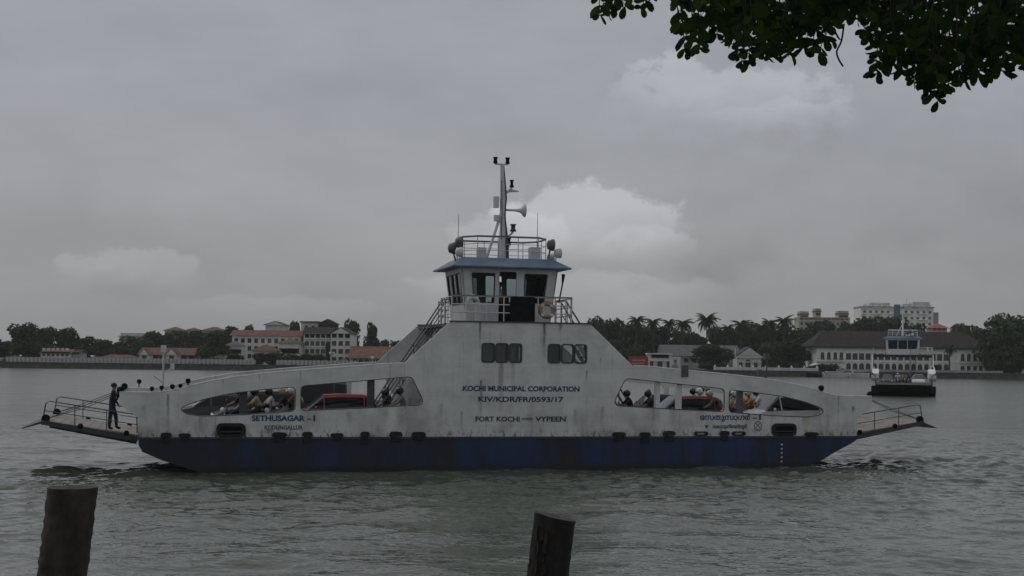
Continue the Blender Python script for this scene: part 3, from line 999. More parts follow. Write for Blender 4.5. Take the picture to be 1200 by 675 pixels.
    MB().box(-1.2, -0.85, C - 1.1, C - 0.8, zt + 0.001, zt + 0.42).build('roof_locker', deck_white, rf)
    MB().box(1.0, 1.4, C - 1.05, C - 0.6, zt + 0.001, zt + 0.5).build('roof_locker', deck_white, rf)
    mb = MB(); mb.path([(1.98, C - wb - 0.35, 6.6), (2.12, C - wb - 0.35, 7.35), (2.16, C - wb - 0.35, 7.75)], [0.03, 0.03, 0.08], 6); mb.build('boom', black, root)
    # end posts with lamps standing on the deck
    for sg in (-1, 1):
        s = sg * 13.3
        mb = MB(); mb.path([(s, B - 0.05, 2.9), (s, B - 0.05, 4.65)], 0.04, 6); mb.box(s - 0.11, s + 0.11, B - 0.12, B + 0.1, 4.45, 4.75)
        mb.path([(s, B - 0.05, 3.2), (s + 0.28 * sg, B - 0.05, 3.42), (s + 0.36 * sg, B - 0.05, 3.5)], 0.03, 5)
        mb.box(s - 0.36 * sg - 0.08, s - 0.36 * sg + 0.08, B - 0.12, B + 0.05, 3.75, 4.0); mb.tube((s, B - 0.05, 3.6), (s - 0.36 * sg, B - 0.05, 3.85), 0.02)
        mb.build('signal_post', rail_white if sg < 0 else rail_dark, root)
    if not main:
        # broad white casings at the open ends
        for (y0, y1) in ((0.102, 0.95), (B - 0.95, B - 0.102)):
            MB().plate([(-12.4, 1.442), (-14.17, 1.442), (-14.17, 2.06), (-14.8, 2.5), (-14.8, 3.1), (-14.0, 3.45), (-12.4, 3.7)], [], y0, y1).build('end_casing', deck_white, root)
            MB().box(-14.19, -14.172, y0, y1, 0.5, 1.44).build('end_plate', black, root)
            MB().plate([(-9.4, 1.442), (-10.4, 1.442), (-10.4, 3.4), (-9.4, 3.6)], [], y0, y1).build('side_locker', deck_white, root)
        return
    # ------------------------------------------------ marks and fittings of the near vessel
    T = -0.004
    text_mesh('KOCHI MUNICIPAL CORPORATION', -2.27, 2.36, 3.10, 3.31, T, 0.036, 'lettering', lettering_blue, root)
    text_mesh('KIV/KDR/FR/0593/17', -1.66, 1.72, 2.69, 2.90, T, 0.030, 'lettering', lettering_blue, root)
    text_mesh('FORT KOCHI', -1.76, -0.02, 1.94, 2.14, T, 0.030, 'lettering', lettering_black, root)
    text_mesh('VYPEEN', 0.60, 1.82, 1.94, 2.14, T, 0.030, 'lettering', lettering_black, root)
    mb = MB(); mb.box(0.06, 0.50, T - 0.004, 0.0, 2.06, 2.085); mb.box(0.06, 0.50, T - 0.004, 0.0, 2.00, 2.025); mb.build('painted_dash', lettering_black, root)
    text_mesh('SETHUSAGAR', -10.16, -8.22, 1.95, 2.17, T, 0.040, 'lettering', lettering_blue, root)
    text_mesh('-1', -8.12, -7.84, 1.95, 2.17, T, 0.03, 'lettering', lettering_blue, root)
    text_mesh('KODUNGALLUR', -9.69, -8.30, 1.64, 1.80, T, 0.026, 'lettering', lettering_black, root)
    text_mesh('\u0d47\u0d38\u0d24\u0d41\u0d38\u0d3e\u0d17\u0d7c', 7.36, 9.50, 1.94, 2.27, T, 0.0, 'lettering', lettering_blue, root, 0.022)
    text_mesh('-1', 9.62, 9.96, 2.02, 2.22, T, 0.03, 'lettering', lettering_blue, root)
    text_mesh('\u0d46\u0d15\u0d3e\u0d1f\u0d41\u0d19\u0d4d\u0d19\u0d32\u0d4d\u0d32\u0d42\u0d7c', 7.90, 9.36, 1.64, 1.86, T, 0.0, 'lettering', lettering_black, root, 0.018)
    mb = MB(); mb.plate([(7.55, 1.80), (7.73, 1.80), (7.64, 1.66)], [], T - 0.004, 0.0); mb.build('painted_triangle', lettering_black, root)
    # round emblem with a crossed device and an arc below
    mb = MB()
    cx, cz = 9.83, 1.80
    mb.torus((cx, T, cz), 0.155, 0.012, 'y', 22, 4)
    for a in (0.8, -0.8):
        dx, dz = 0.13 * math.cos(a), 0.13 * math.sin(a)
        mb.tube((cx - dx, T, cz - dz), (cx + dx, T, cz + dz), 0.012, n=4)
    mb.path([(cx + 0.22 * math.cos(a), T, cz + 0.0 + 0.22 * math.sin(a)) for a in [R(d) for d in range(215, 330, 12)]], 0.012, 4)
    mb.build('emblem', lettering_black, root)
    # tyre fenders over the strake
    frnd = random.Random(3)
    for i, s in enumerate((-13.2, -12.55, -9.15, -8.12, -7.03, -5.98, -4.82, -3.95, 3.98, 5.05, 6.05, 8.4, 12.15)):
        mb = MB(); w = frnd.uniform(0.17, 0.27) * (1.2 if s in (12.15, -12.55) else 1); hh = frnd.uniform(0.11, 0.19)
        z0 = 1.375 + frnd.uniform(0.0, 0.03)
        tl = frnd.uniform(-0.02, 0.02)
        ol = [(s - w, z0), (s + w, z0 + tl), (s + w * 0.98, z0 + hh * 0.6), (s + w * 0.75, z0 + hh * 0.93), (s, z0 + hh), (s - w * 0.75, z0 + hh * 0.95), (s - w * 0.98, z0 + hh * 0.6)]
        mb.plate(ol, [], -0.11, 0.0)
        fo = mb.build('fender', rubber, root)
        MB().box(s - w * 0.75, s + w * 0.75, -0.075, -0.056, z0 - frnd.uniform(0.1, 0.3), z0 - 0.012).build('fender_skirt', rubber, fo)
    for s in (7.4, 9.0):
        mb = MB(); mb.plate(rounded([(s - 0.28, 1.39), (s + 0.28, 1.39), (s + 0.28, 1.56), (s - 0.28, 1.56)], 0.08), [rounded([(s - 0.18, 1.43), (s + 0.18, 1.43), (s + 0.18, 1.52), (s - 0.18, 1.52)], 0.04)], -0.09, 0.0)
        mb.build('fairlead', rubber, root)
    for s in (-10.9, 10.95):
        mb = MB()
        mb.plate(rounded([(s - 0.53, 1.375), (s + 0.53, 1.375), (s + 0.53, 1.88), (s - 0.53, 1.88)], 0.22, 4), [rounded([(s - 0.40, 1.47), (s + 0.40, 1.47), (s + 0.40, 1.76), (s - 0.40, 1.76)], 0.13, 4)], -0.10, 0.0)
        fl = mb.build('fairlead', rubber, root)
        mb = MB(); mb.box(s - 0.42, s + 0.42, -0.02, -0.002, 1.45, 1.78); mb.build('fairlead_recess', black, fl)  # flat black panel paints the shaded opening inside the ring
        mb = MB(); mb.tube((s - 0.40, -0.07, 1.56), (s + 0.40, -0.07, 1.56), 0.025); mb.build('fairlead_bar', steel_dark, fl)
    # draught marks
    for k in range(5):
        mb = MB(); z = 0.32 + k * 0.17; mb.box(10.83, 10.91, -0.026, -0.02, z, z + 0.06); mb.build('draught_mark', rail_white, root)
    # lamps and small fittings along the bulwark tops
    def sheer(x):
        x = abs(x)
        for a, b in zip(TOP_R, TOP_R[1:]):
            if a[0] <= x <= b[0]:
                return a[1] + (b[1] - a[1]) * (x - a[0]) / (b[0] - a[0])
        return 2.95
    for (s, h, r, y) in ((-14.75, 0.16, 0.11, 0.05), (-14.25, 0.30, 0.12, B - 0.05), (-13.72, 0.16, 0.10, 0.05), (-13.38, 0.18, 0.10, 0.05), (-13.0, 0.16, 0.11, 0.05), (-12.72, 0.12, 0.10, 0.05), (-12.45, 0.22, 0.12, 0.05), (12.6, 0.16, 0.15, 0.05)):
        lamp_part(root, (s, y, sheer(s)), h, r)
    lamp_part(root, (-5.72, 0.05, sheer(5.72)), 0.28, 0.09, 'deck_lamp', rail_white)
    mb = MB(); mb.box(6.55, 6.83, -0.05, 0.0, 3.72, 4.17); mb.build('junction_box', rail_dark, root)
    # black board hung on the bridge rail, lifebuoy
    mb = MB(); mb.box(-0.43, 0.55, 0.045, 0.085, 5.78, 6.73); mb.build('notice_board', black, root)
    lb = MB(); lb.torus((1.02, 0.06, 6.24), 0.25, 0.075, 'y', 24, 8); o = lb.build('lifebuoy', orange, root)
    for k in range(4):
        mb = MB()
        a = PI / 4 + k * PI / 2
        mb.box(1.02 + 0.25 * math.cos(a) - 0.06, 1.02 + 0.25 * math.cos(a) + 0.06, -0.02, 0.14, 6.24 + 0.25 * math.sin(a) - 0.06, 6.24 + 0.25 * math.sin(a) + 0.06)
        mb.build('lifebuoy_band', rail_white, o)
    mb = MB(); mb.path([(1.02 + 0.34 * math.cos(2 * PI * k / 16), 0.0 + 0.02 * (k % 2), 6.24 + 0.34 * math.sin(2 * PI * k / 16)) for k in range(17)], 0.012, 4); mb.build('lifebuoy_rope', rail_dark, o)


ferry = thing('car_ferry', 'grey-white double-ended car ferry with blue hull in the foreground, lettered sides', 'ferry', (FX, FY, 0), FA, 'car ferries on the water')
build_ferry(ferry, 7.0, True)
B2 = 8.3
f2x, _ = at(1058.5, 460, 191)
F2A = PI / 2 - 0.255
ferry2 = thing('car_ferry', 'distant car ferry with blue wheelhouse roof seen end-on before the far quay', 'ferry', (0, 0, 0), F2A, 'car ferries on the water')
ferry2.location = Vector((f2x, 191, 0)) - Matrix.Rotation(F2A, 3, 'Z') @ Vector((-12.6, B2 / 2, 0))
build_ferry(ferry2, B2, False)

# ------------------------------------------------------------------ vehicles and people aboard
tyre_m = rubber
rim_m = pm('wheel_rim', (0.35, 0.35, 0.36), 0.35, 0.1, 5, 0.8)
lamp_m = pm('lamp_lens', (0.7, 0.72, 0.7), 0.15, 0.05, 5)
tail_m = pm('tail_lens', (0.35, 0.02, 0.02), 0.2, 0.1, 5)
carglass = pm('car_glass', (0.008, 0.009, 0.010), 0.08, 0.1, 3, 0.0, spec=0.35)
carglass_sky = pm('windscreen_glass', (0.05, 0.07, 0.08), 0.05, 0.1, 3, 0.0, spec=1.0)


def car_paint(name, col):
    return pm(name, col, 0.28, 0.06, 2.0, 0.0, spec=0.6)


def make_car(name, label, L, W, H, paint, loc, rz, parent_w=None, kind='sedan', group='vehicles on the ferry deck'):
    root = thing(name, label, 'car', loc, rz, group)
    w = W / 2
    # stations front (+x) to rear: x, belt z, top z, top half-width, greenhouse flag
    if kind == 'sedan':
        st = [(0.50, 0.48, 0.56, 0.80, 0), (0.46, 0.62, 0.70, 0.88, 0), (0.28, 0.80, 0.86, 0.86, 0), (0.22, 0.86, 0.90, 0.84, 0),
              (0.04, 0.90, H - 0.03, 0.68, 1), (-0.10, 0.91, H, 0.67, 1), (-0.24, 0.92, H - 0.05, 0.66, 1), (-0.37, 0.93, 0.97, 0.80, 0), (-0.47, 0.90, 0.94, 0.82, 0), (-0.50, 0.62, 0.68, 0.78, 0)]
    elif kind == 'hatch':
        st = [(0.50, 0.50, 0.58, 0.80, 0), (0.46, 0.66, 0.74, 0.88, 0), (0.30, 0.86, 0.92, 0.86, 0), (0.25, 0.90, 0.95, 0.84, 0),
              (0.08, 0.93, H - 0.03, 0.70, 1), (-0.10, 0.94, H, 0.70, 1), (-0.34, 0.96, H - 0.02, 0.69, 1), (-0.40, 0.97, H - 0.08, 0.68, 1), (-0.485, 0.98, 1.03, 0.84, 0), (-0.50, 0.60, 0.66, 0.82, 0)]
    else:   # van
        st = [(0.50, 0.55, 0.75, 0.82, 0), (0.48, 0.85, 0.95, 0.88, 0), (0.40, 1.0, 1.08, 0.88, 0), (0.38, 1.02, 1.1, 0.86, 0),
              (0.24, 1.05, H - 0.04, 0.78, 1), (0.0, 1.06, H, 0.79, 1), (-0.3, 1.06, H, 0.79, 1), (-0.46, 1.06, H - 0.04, 0.78, 1), (-0.495, 1.06, 1.12, 0.86, 0), (-0.50, 0.6, 0.7, 0.84, 0)]
    zb = 0.20
    rings = []
    for (x, bz, tz, tw, g) in st:
        e = 0.90 if abs(x) > 0.47 else 1.0
        half = [(0, zb), (0.86 * e, zb), (0.97 * e, zb + 0.14), (1.0 * e, 0.5 * (zb + bz) + 0.08), (0.985 * e, bz), (tw * e, tz - (0.11 if g else 0.035)), (tw * e * 0.86, tz), (0, tz + 0.01)]
        rings.append([(x * L, y * w, z) for y, z in half] + [(x * L, -y * w, z) for y, z in reversed(half[1:-1])])
    n = len(rings[0])
    body, roof, wins, shields = MB(), MB(), [[], []], []
    for i in range(len(rings) - 1):
        g0, g1 = st[i][4], st[i + 1][4]
        for k in range(n):
            quad = [rings[i][k], rings[i][(k + 1) % n], rings[i + 1][(k + 1) % n], rings[i + 1][k]]
            side_win = k in (4, n - 5 - 0) and (g0 or g1)
            top = k in (5, 6, 7, n - 7, n - 6) and (g0 != g1)
            if side_win:
                wins[0 if k == 4 else 1].append(quad)
            elif top and k in (6, 7) or (top and k in (5, n - 6)):
                shields.append((0 if i < 5 else 1, quad))
            elif g0 and g1 and k in (5, 6, 7, n - 7, n - 6):
                roof.add(quad, [(0, 1, 2, 3)], 0, True)
            else:
                body.add(quad, [(0, 1, 2, 3)], 0, k not in (0, 1, n - 1, n - 2))
    body.add(rings[0], [tuple(range(n))]); body.add(rings[-1], [tuple(range(n))])
    bo = body.build('body', paint, root)
    roof.build('roof', paint, root, False)
    for k in (0, 1):
        if wins[k]:
            mb = MB()
            for qd in wins[k]: mb.add(qd, [(0, 1, 2, 3)], 0, False)
            mb.build('side_window', carglass, root)
    for k, nm in ((0, 'windscreen'), (1, 'rear_window')):
        mb = MB()
        for a, qd in shields:
            if a == k: mb.add(qd, [(0, 1, 2, 3)], 0, False)
        if mb.f: mb.build(nm, carglass_sky, root)
    for i in range(1, len(st)):
        if st[i][4] and (i % 2 == 0 or not st[min(i + 1, len(st) - 1)][4] or i == 4):
            for sg in (1, -1):
                MB().path([(st[i][0] * L, sg * 0.985 * w, st[i][1]), (st[i][0] * L, sg * st[i][3] * w, st[i][2] - 0.11)], 0.03, 5).build('pillar', paint, root)
    wr = 0.30 if kind != 'van' else 0.33
    for sx in (0.31, -0.30):
        for sy in (-1, 1):
            wo = MB(); c = (sx * L, sy * (w - 0.10), wr)
            wo.lathe([(wr * 0.62, -0.09), (wr * 0.95, -0.10), (wr, -0.05), (wr, 0.05), (wr * 0.95, 0.10), (wr * 0.62, 0.09)], c, 18, 'y')
            wh_ = wo.build('wheel', tyre_m, root)
            MB().lathe([(0.05, -0.105), (wr * 0.6, -0.095), (wr * 0.6, 0.095), (0.05, 0.105)], c, 12, 'y').build('rim', rim_m, wh_)
    for sy in (-1, 1):
        MB().ball((0.478 * L, sy * w * 0.66, 0.62 if kind != 'van' else 0.72), 0.12, 6, (0.6, 1.3, 0.7)).build('headlight', lamp_m, root)
        MB().box(-0.503 * L, -0.485 * L, sy * w * 0.80 - 0.1, sy * w * 0.80 + 0.1, 0.68, 0.9).build('tail_light', tail_m, root)
        MB().ball((0.17 * L, sy * (w + 0.1), 0.98), 0.09, 6, (0.6, 1.0, 0.75)).build('mirror', paint, root)
    MB().box(0.485 * L, 0.507 * L, -0.25, 0.25, 0.36, 0.47).build('number_plate', rail_white, root)
    MB().box(0.46 * L, 0.503 * L, -0.45 * W, 0.45 * W, 0.24, 0.33).build('bumper', black, root)
    return root


def make_motorcycle(label, loc, rz, col):
    root = thing('motorcycle', label, 'motorcycle', loc, rz, 'motorcycles on the ferry deck')
    paint = car_paint('bike_' + col[0], col[1])
    for x in (0.64, -0.62):
        mb = MB(); mb.torus((x, 0, 0.30), 0.25, 0.05, 'y', 20, 6); wv = mb.build('wheel', rubber, root)
        mb = MB()
        for k in range(8):
            a = k * PI / 4; mb.tube((x, 0, 0.30), (x + 0.22 * math.cos(a), 0, 0.30 + 0.22 * math.sin(a)), 0.008, n=4)
        mb.build('spokes', rim_m, wv)
    MB().path([(0.64, 0, 0.30), (0.50, 0, 0.70), (0.42, 0, 0.98)], 0.035, 6).build('fork', rim_m, root)
    MB().path([(0.40, -0.36, 1.02), (0.46, -0.2, 1.0), (0.46, 0.2, 1.0), (0.40, 0.36, 1.02)], 0.018, 6).build('handlebar', steel_dark, root)
    MB().ball((0.25, 0, 0.80), 0.2, 8, (1.2, 0.65, 0.6)).build('tank', paint, root)
    MB().ball((-0.30, 0, 0.80), 0.2, 8, (1.9, 0.7, 0.32)).build('seat', black, root)
    MB().ball((0.08, 0, 0.42), 0.22, 8, (1.1, 0.6, 0.85)).build('engine', steel_dark, root)
    MB().path([(0.42, 0, 0.9), (0.1, 0, 0.62), (-0.3, 0, 0.6), (-0.62, 0, 0.30)], 0.04, 6).build('frame', steel_dark, root)
    MB().ball((0.56, 0, 0.88), 0.1, 8).build('headlight', lamp_m, root)
    for sy in (-1, 1):
        MB().path([(0.40, sy * 0.32, 1.02), (0.42, sy * 0.36, 1.2)], [0.008, 0.008], 4).build('mirror_stalk', steel_dark, root)
        MB().ball((0.42, sy * 0.36, 1.23), 0.06, 6, (0.4, 1, 0.8)).build('mirror', steel_dark, root)
    return root


skin_m = pm('skin_brown', (0.20, 0.11, 0.07), 0.6, 0.1, 10)
hair_m = pm('hair_black', (0.012, 0.011, 0.011), 0.6, 0.2, 20)
SKEL = [('pelvis', 'spine'), ('spine', 'chest'), ('chest', 'neck'), ('neck', 'skull'), ('skull', 'crown'),
        ('chest', 'sh_l'), ('sh_l', 'el_l'), ('el_l', 'wr_l'), ('wr_l', 'ha_l'), ('chest', 'sh_r'), ('sh_r', 'el_r'), ('el_r', 'wr_r'), ('wr_r', 'ha_r'),
        ('pelvis', 'hi_l'), ('hi_l', 'kn_l'), ('kn_l', 'an_l'), ('an_l', 'to_l'), ('pelvis', 'hi_r'), ('hi_r', 'kn_r'), ('kn_r', 'an_r'), ('an_r', 'to_r')]
RAD = dict(pelvis=.155, spine=.14, chest=.155, neck=.06, skull=.085, crown=.08, sh=.08, el=.056, wr=.038, ha=.036, hi=.115, kn=.082, an=.062, to=.045)
STAND = dict(pelvis=(0, 0, .95), spine=(0, 0, 1.14), chest=(0, 0, 1.34), neck=(.01, 0, 1.49), skull=(.03, 0, 1.58), crown=(.03, 0, 1.67),
             sh_l=(0, .19, 1.40), el_l=(-.03, .24, 1.12), wr_l=(.05, .25, .88), ha_l=(.07, .25, .79), sh_r=(0, -.19, 1.40), el_r=(-.03, -.24, 1.12), wr_r=(.05, -.25, .88), ha_r=(.07, -.25, .79),
             hi_l=(0, .1, .88), kn_l=(.03, .11, .49), an_l=(-.01, .12, .08), to_l=(.15, .14, .045), hi_r=(0, -.1, .88), kn_r=(.03, -.11, .49), an_r=(-.01, -.12, .08), to_r=(.15, -.14, .045))
RIDE = dict(pelvis=(-.18, 0, .93), spine=(-.15, 0, 1.10), chest=(-.08, 0, 1.30), neck=(-.03, 0, 1.44), skull=(0, 0, 1.53), crown=(.0, 0, 1.62),
            sh_l=(-.06, .19, 1.36), el_l=(.12, .30, 1.16), wr_l=(.34, .32, 1.06), ha_l=(.42, .32, 1.05), sh_r=(-.06, -.19, 1.36), el_r=(.12, -.30, 1.16), wr_r=(.34, -.32, 1.06), ha_r=(.42, -.32, 1.05),
            hi_l=(-.14, .12, .90), kn_l=(.26, .20, .76), an_l=(.08, .19, .36), to_l=(.22, .20, .33), hi_r=(-.14, -.12, .90), kn_r=(.26, -.20, .76), an_r=(.08, -.19, .36), to_r=(.22, -.20, .33))
# man at the ramp: feet apart, one forearm up on the bulwark head
LEAN = dict(STAND)
LEAN.update(pelvis=(0, 0, .94), chest=(.05, 0, 1.33), spine=(.02, 0, 1.13), neck=(.06, 0, 1.48), skull=(.08, 0, 1.57), crown=(.08, 0, 1.66),
            sh_l=(.05, .19, 1.39), el_l=(.24, .24, 1.20), wr_l=(.36, .2, 1.32), ha_l=(.41, .19, 1.37), sh_r=(.04, -.19, 1.39), el_r=(.10, -.25, 1.13), wr_r=(.22, -.19, .95), ha_r=(.25, -.18, .88),
            kn_l=(.14, .12, .50), an_l=(.16, .13, .08), to_l=(.32, .15, .045), kn_r=(-.06, -.11, .49), an_r=(-.10, -.12, .08), to_r=(.05, -.14, .045))


def person_mesh(pose, shirt, trousers, scale=1.0, bare_arms=True):
    names = list(pose)
    me = bpy.data.meshes.new('person')
    me.from_pydata([Vector(pose[n]) * scale for n in names], [(names.index(a), names.index(b)) for a, b in SKEL], [])
    o = bpy.data.objects.new('tmp_person', me)
    COL.objects.link(o)
    md = o.modifiers.new('skin', 'SKIN'); md.use_smooth_shade = True
    sk = me.skin_vertices[0].data
    for i, n in enumerate(names):
        r = RAD[n.split('_')[0]] * scale
        sk[i].radius = (r, r * (1.25 if n in ('chest',) else 1.0))
        sk[i].use_root = (n == 'pelvis')
    ss = o.modifiers.new('sub', 'SUBSURF'); ss.levels = 1; ss.render_levels = 1
    dg = bpy.context.evaluated_depsgraph_get()
    out = bpy.data.meshes.new_from_object(o.evaluated_get(dg))
    bpy.data.objects.remove(o)
    out.materials.clear()
    for m in (shirt, trousers, skin_m, black): out.materials.append(m)
    seg = []
    for a, b in SKEL:
        k = a.split('_')[0] + b.split('_')[0]
        if a in ('hi_l', 'hi_r', 'kn_l', 'kn_r') or b in ('hi_l', 'hi_r'): mi = 1
        elif a.startswith('an'): mi = 3
        elif a in ('neck', 'skull') or a.startswith('wr') or (a.startswith('el') and bare_arms): mi = 2
        else: mi = 0
        seg.append((Vector(pose[a]) * scale, Vector(pose[b]) * scale, mi))
    idx = []
    for p in out.polygons:
        c = p.center
        best, bi = 1e9, 0
        for a, b, mi in seg:
            d = b - a
            t = max(0, min(1, (c - a).dot(d) / max(1e-9, d.length_squared)))
            dist = (c - (a + d * t)).length
            if dist < best: best, bi = dist, mi
        idx.append(bi)
    out.polygons.foreach_set('material_index', idx)
    out.polygons.foreach_set('use_smooth', [True] * len(idx))
    return out


def make_person(label, pose, shirt, trousers, loc, rz, scale=1.0, helmet=None, group='people aboard the ferries', detail=False):
    me = person_mesh(pose, shirt, trousers, scale, not detail)
    o = obj('person', me, None, loc, (0, 0, rz))
    tag(o, label, 'person', group)
    h = Vector(pose['skull']).lerp(Vector(pose['crown']), 0.55) * scale
    if helmet:
        MB().ball(h + Vector((0.01, 0, 0.03)), 0.145 * scale, 10, (1.08, 0.95, 1.0)).build('helmet', helmet, o)
        MB().ball(h + Vector((0.10, 0, 0.0)), 0.085 * scale, 8, (0.8, 1.1, 0.6)).build('visor', black, o)
    else:
        MB().ball(h + Vector((-0.022, 0, 0.035)), 0.105 * scale, 10, (1.08, 0.98, 0.92)).build('hair', hair_m, o)
    f = h + Vector((0.085, 0, -0.05)) * scale
    if detail:
        MB().ball(f + Vector((0.012, 0, 0)), 0.018, 6, (1.0, 0.8, 1.4)).build('nose', skin_m, o)
        for sy in (-1, 1):
            MB().ball(h + Vector((0.0, sy * 0.085, -0.045)), 0.026, 6, (0.7, 0.4, 1.2)).build('ear', skin_m, o)
            MB().ball(f + Vector((-0.01, sy * 0.03, 0.03)), 0.010, 6).build('eye', black, o)
            hnd = Vector(pose['ha_l' if sy > 0 else 'ha_r']); wr = Vector(pose['wr_l' if sy > 0 else 'wr_r'])
            d = (hnd - wr).normalized(); side = Vector((0, 1, 0)).cross(d).normalized()
            mb = MB()
            for k, ln in enumerate((.055, .072, .078, .07, .055)):
                base = hnd + Vector((0, (k - 2) * 0.017, 0)) + d * (0.0 if k else -0.03)
                q1 = base + d * ln * .55 + side * 0.004 + (Vector((0, -0.02, 0)) if k == 0 else Vector())
                mb.path([base, q1, q1 + d * ln * .4 + side * 0.018], [.010, .009, .007], 5)
            mb.build('fingers', skin_m, o)
    return o


def fw(s, t, z):
    return tuple(ferry_world(s, t, z))


DZ = 1.441
c_red, c_black = car_paint('paint_red', (0.30, 0.025, 0.03)), car_paint('paint_black', (0.012, 0.012, 0.014))
c_silver, c_white = car_paint('paint_silver', (0.45, 0.46, 0.47)), car_paint('paint_white', (0.62, 0.63, 0.63))
c_grey, c_maroon = car_paint('paint_grey', (0.06, 0.065, 0.07)), car_paint('paint_maroon', (0.16, 0.02, 0.025))
make_car('car', 'black car behind the leftmost opening of the near ferry', 3.6, 1.65, 1.56, c_black, fw(-9.75, 2.5, DZ), FA + PI, kind='hatch')
make_car('car', 'dark grey car in the far lane beside the black car on the near ferry', 3.9, 1.6, 1.42, c_grey, fw(-11.3, 5.2, DZ), FA + PI, kind='sedan')
make_car('car', 'red hatchback behind the second opening left of the lettered block', 3.6, 1.55, 1.50, c_red, fw(-7.15, 1.3, DZ), FA + PI, kind='hatch')
make_car('van', 'dark grey van in the far lane behind the red hatchback', 3.0, 1.6, 1.95, c_grey, fw(-7.6, 4.4, DZ), FA + PI, kind='van')
make_car('car', 'maroon car with pale windscreen behind the first opening right of the block', 3.7, 1.55, 1.50, c_maroon, fw(7.0, 1.35, DZ), FA + PI, kind='hatch')
make_car('car', 'silver car with pale windscreen behind the rightmost opening of the near ferry', 4.0, 1.65, 1.60, c_silver, fw(11.35, 1.15, DZ), FA + PI, kind='hatch')
make_car('car', 'black car in the middle lane beyond the stair rails on the right side', 3.7, 1.6, 1.5, c_black, fw(6.6, 3.6, DZ), FA + PI, kind='sedan')
make_car('car', 'dark car in the far lane below the small windows of the lettered block', 3.9, 1.6, 1.5, c_black, fw(-2.3, 4.6, DZ), FA + PI, kind='hatch')

cloth = {k: pm('cloth_' + k, c, 0.85, 0.15, 12) for k, c in dict(white=(.55, .55, .53), navy=(.02, .025, .05), black=(.014, .014, .016), yellow=(.42, .26, .03), orange=(.42, .16, .03), beige=(.36, .30, .22), brown=(.12, .07, .04), blue=(.06, .10, .22), grey=(.15, .15, .16), pink=(.45, .2, .24)).items()}
hel = {k: car_paint('helmet_' + k, c) for k, c in dict(beige=(.42, .36, .25), white=(.6, .6, .6), black=(.015, .015, .017), red=(.3, .02, .02)).items()}
riders = [  # s, t, shirt, helmet, label words
    (-10.0, 0.85, 'beige', 'black', 'motorcyclist in beige behind the left opening, nearest the bow'),
    (-9.45, 1.1, 'white', 'black', 'motorcyclist in a white shirt behind the left opening, before the black car'),
    (-9.0, 0.75, 'black', 'beige', 'motorcyclist in black with a beige helmet in the left opening'),
    (-8.6, 1.3, 'brown', 'white', 'motorcyclist in brown behind the post between the two left openings'),
    (-8.25, 2.6, 'white', 'white', 'motorcyclist in white beside the red hatchback, left of its roof'),
    (-5.0, 1.4, 'navy', 'black', 'motorcyclist in dark blue by the stairs right of the red hatchback'),
    (-4.55, 0.8, 'grey', 'black', 'motorcyclist in grey nearest the lettered block in the left openings'),
    (4.75, 1.3, 'black', 'black', 'motorcyclist in black under the diagonal stair rails on the right side'),
    (8.35, 2.6, 'grey', 'white', 'motorcyclist in grey with a white helmet behind the maroon car'),
    (8.15, 0.95, 'brown', 'beige', 'motorcyclist in brown just left of the post between the right openings'),
    (8.95, 1.0, 'beige', 'black', 'motorcyclist in beige at the left of the rightmost opening'),
    (10.15, 2.6, 'yellow', 'white', 'motorcyclist in yellow ahead of the silver car'),
    (10.6, 2.75, 'orange', 'beige', 'motorcyclist in an orange shirt among the riders by the silver car'),
    (11.2, 3.3, 'white', 'black', 'motorcyclist in a white shirt behind the silver car bonnet'),
    (10.3, 3.7, 'navy', 'black', 'motorcyclist in dark blue behind the riders in the rightmost opening'),
    (9.6, 1.9, 'beige', 'white', 'motorcyclist in beige with white helmet left of the yellow rider'),
    (11.6, 4.2, 'grey', 'beige', 'motorcyclist in grey farthest right beyond the silver car'),
    (5.5, 0.9, 'navy', 'black', 'motorcyclist in dark blue left of the two pale frame posts'),
    (9.0, 5.0, 'brown', 'black', 'motorcyclist in brown in the far lane behind the right-hand riders'),
    (-10.6, 1.0, 'black', 'black', 'motorcyclist in black left of the dark frame post in the left opening'),
    (8.2, 4.6, 'blue', 'beige', 'motorcyclist in blue in the far lane behind the maroon car')]
for i, (s, t, sh, he, lab) in enumerate(riders):
    tz = FA + PI + random.uniform(-0.15, 0.15)
    make_person(lab, RIDE, cloth[sh], cloth[('black', 'navy', 'grey')[i % 3]], fw(s, t, DZ), tz, random.uniform(0.97, 1.03), hel[he])
    make_motorcycle('motorcycle under the ' + lab.replace('motorcyclist', 'rider'), fw(s, t, DZ), tz, (('red', (.25, .02, .02)), ('black', (.015, .015, .017)), ('blue', (.03, .05, .15)))[i % 3])
for (s, t, sh, tr, lab) in ((-8.75, 3.6, 'pink', 'navy', 'standing passenger in pink between the black car and the dark van'),
                            (9.3, 4.0, 'yellow', 'navy', 'standing passenger in yellow beyond the riders in the rightmost opening'),
                            (8.75, 3.3, 'white', 'grey', 'standing passenger in white beyond the right-hand riders'),
                            (-4.7, 3.0, 'black', 'black', 'standing passenger in black by the stairs in the left opening'),
                            (6.75, 4.4, 'black', 'navy', 'standing passenger in black between the frame posts on the right')):
    make_person(lab, STAND, cloth[sh], cloth[tr], fw(s, t, DZ), FA + PI + random.uniform(-1, 1), random.uniform(0.95, 1.03))
make_person('person in dark clothes standing on the left ramp leaning on the bulwark end', LEAN, cloth['black'], cloth['navy'], fw(-15.12, 0.85, 1.60), FA, 0.98, detail=True)
# helmsman in the wheelhouse
make_person('helmsman in white standing inside the near ferry wheelhouse', STAND, cloth['white'], cloth['navy'], fw(-0.2, 2.9, 5.705), FA, 1.0)


def f2(s, t, z):
    a = F2A
    return (ferry2.location.x + s * math.cos(a) - t * math.sin(a), ferry2.location.y + s * math.sin(a) + t * math.cos(a), z)


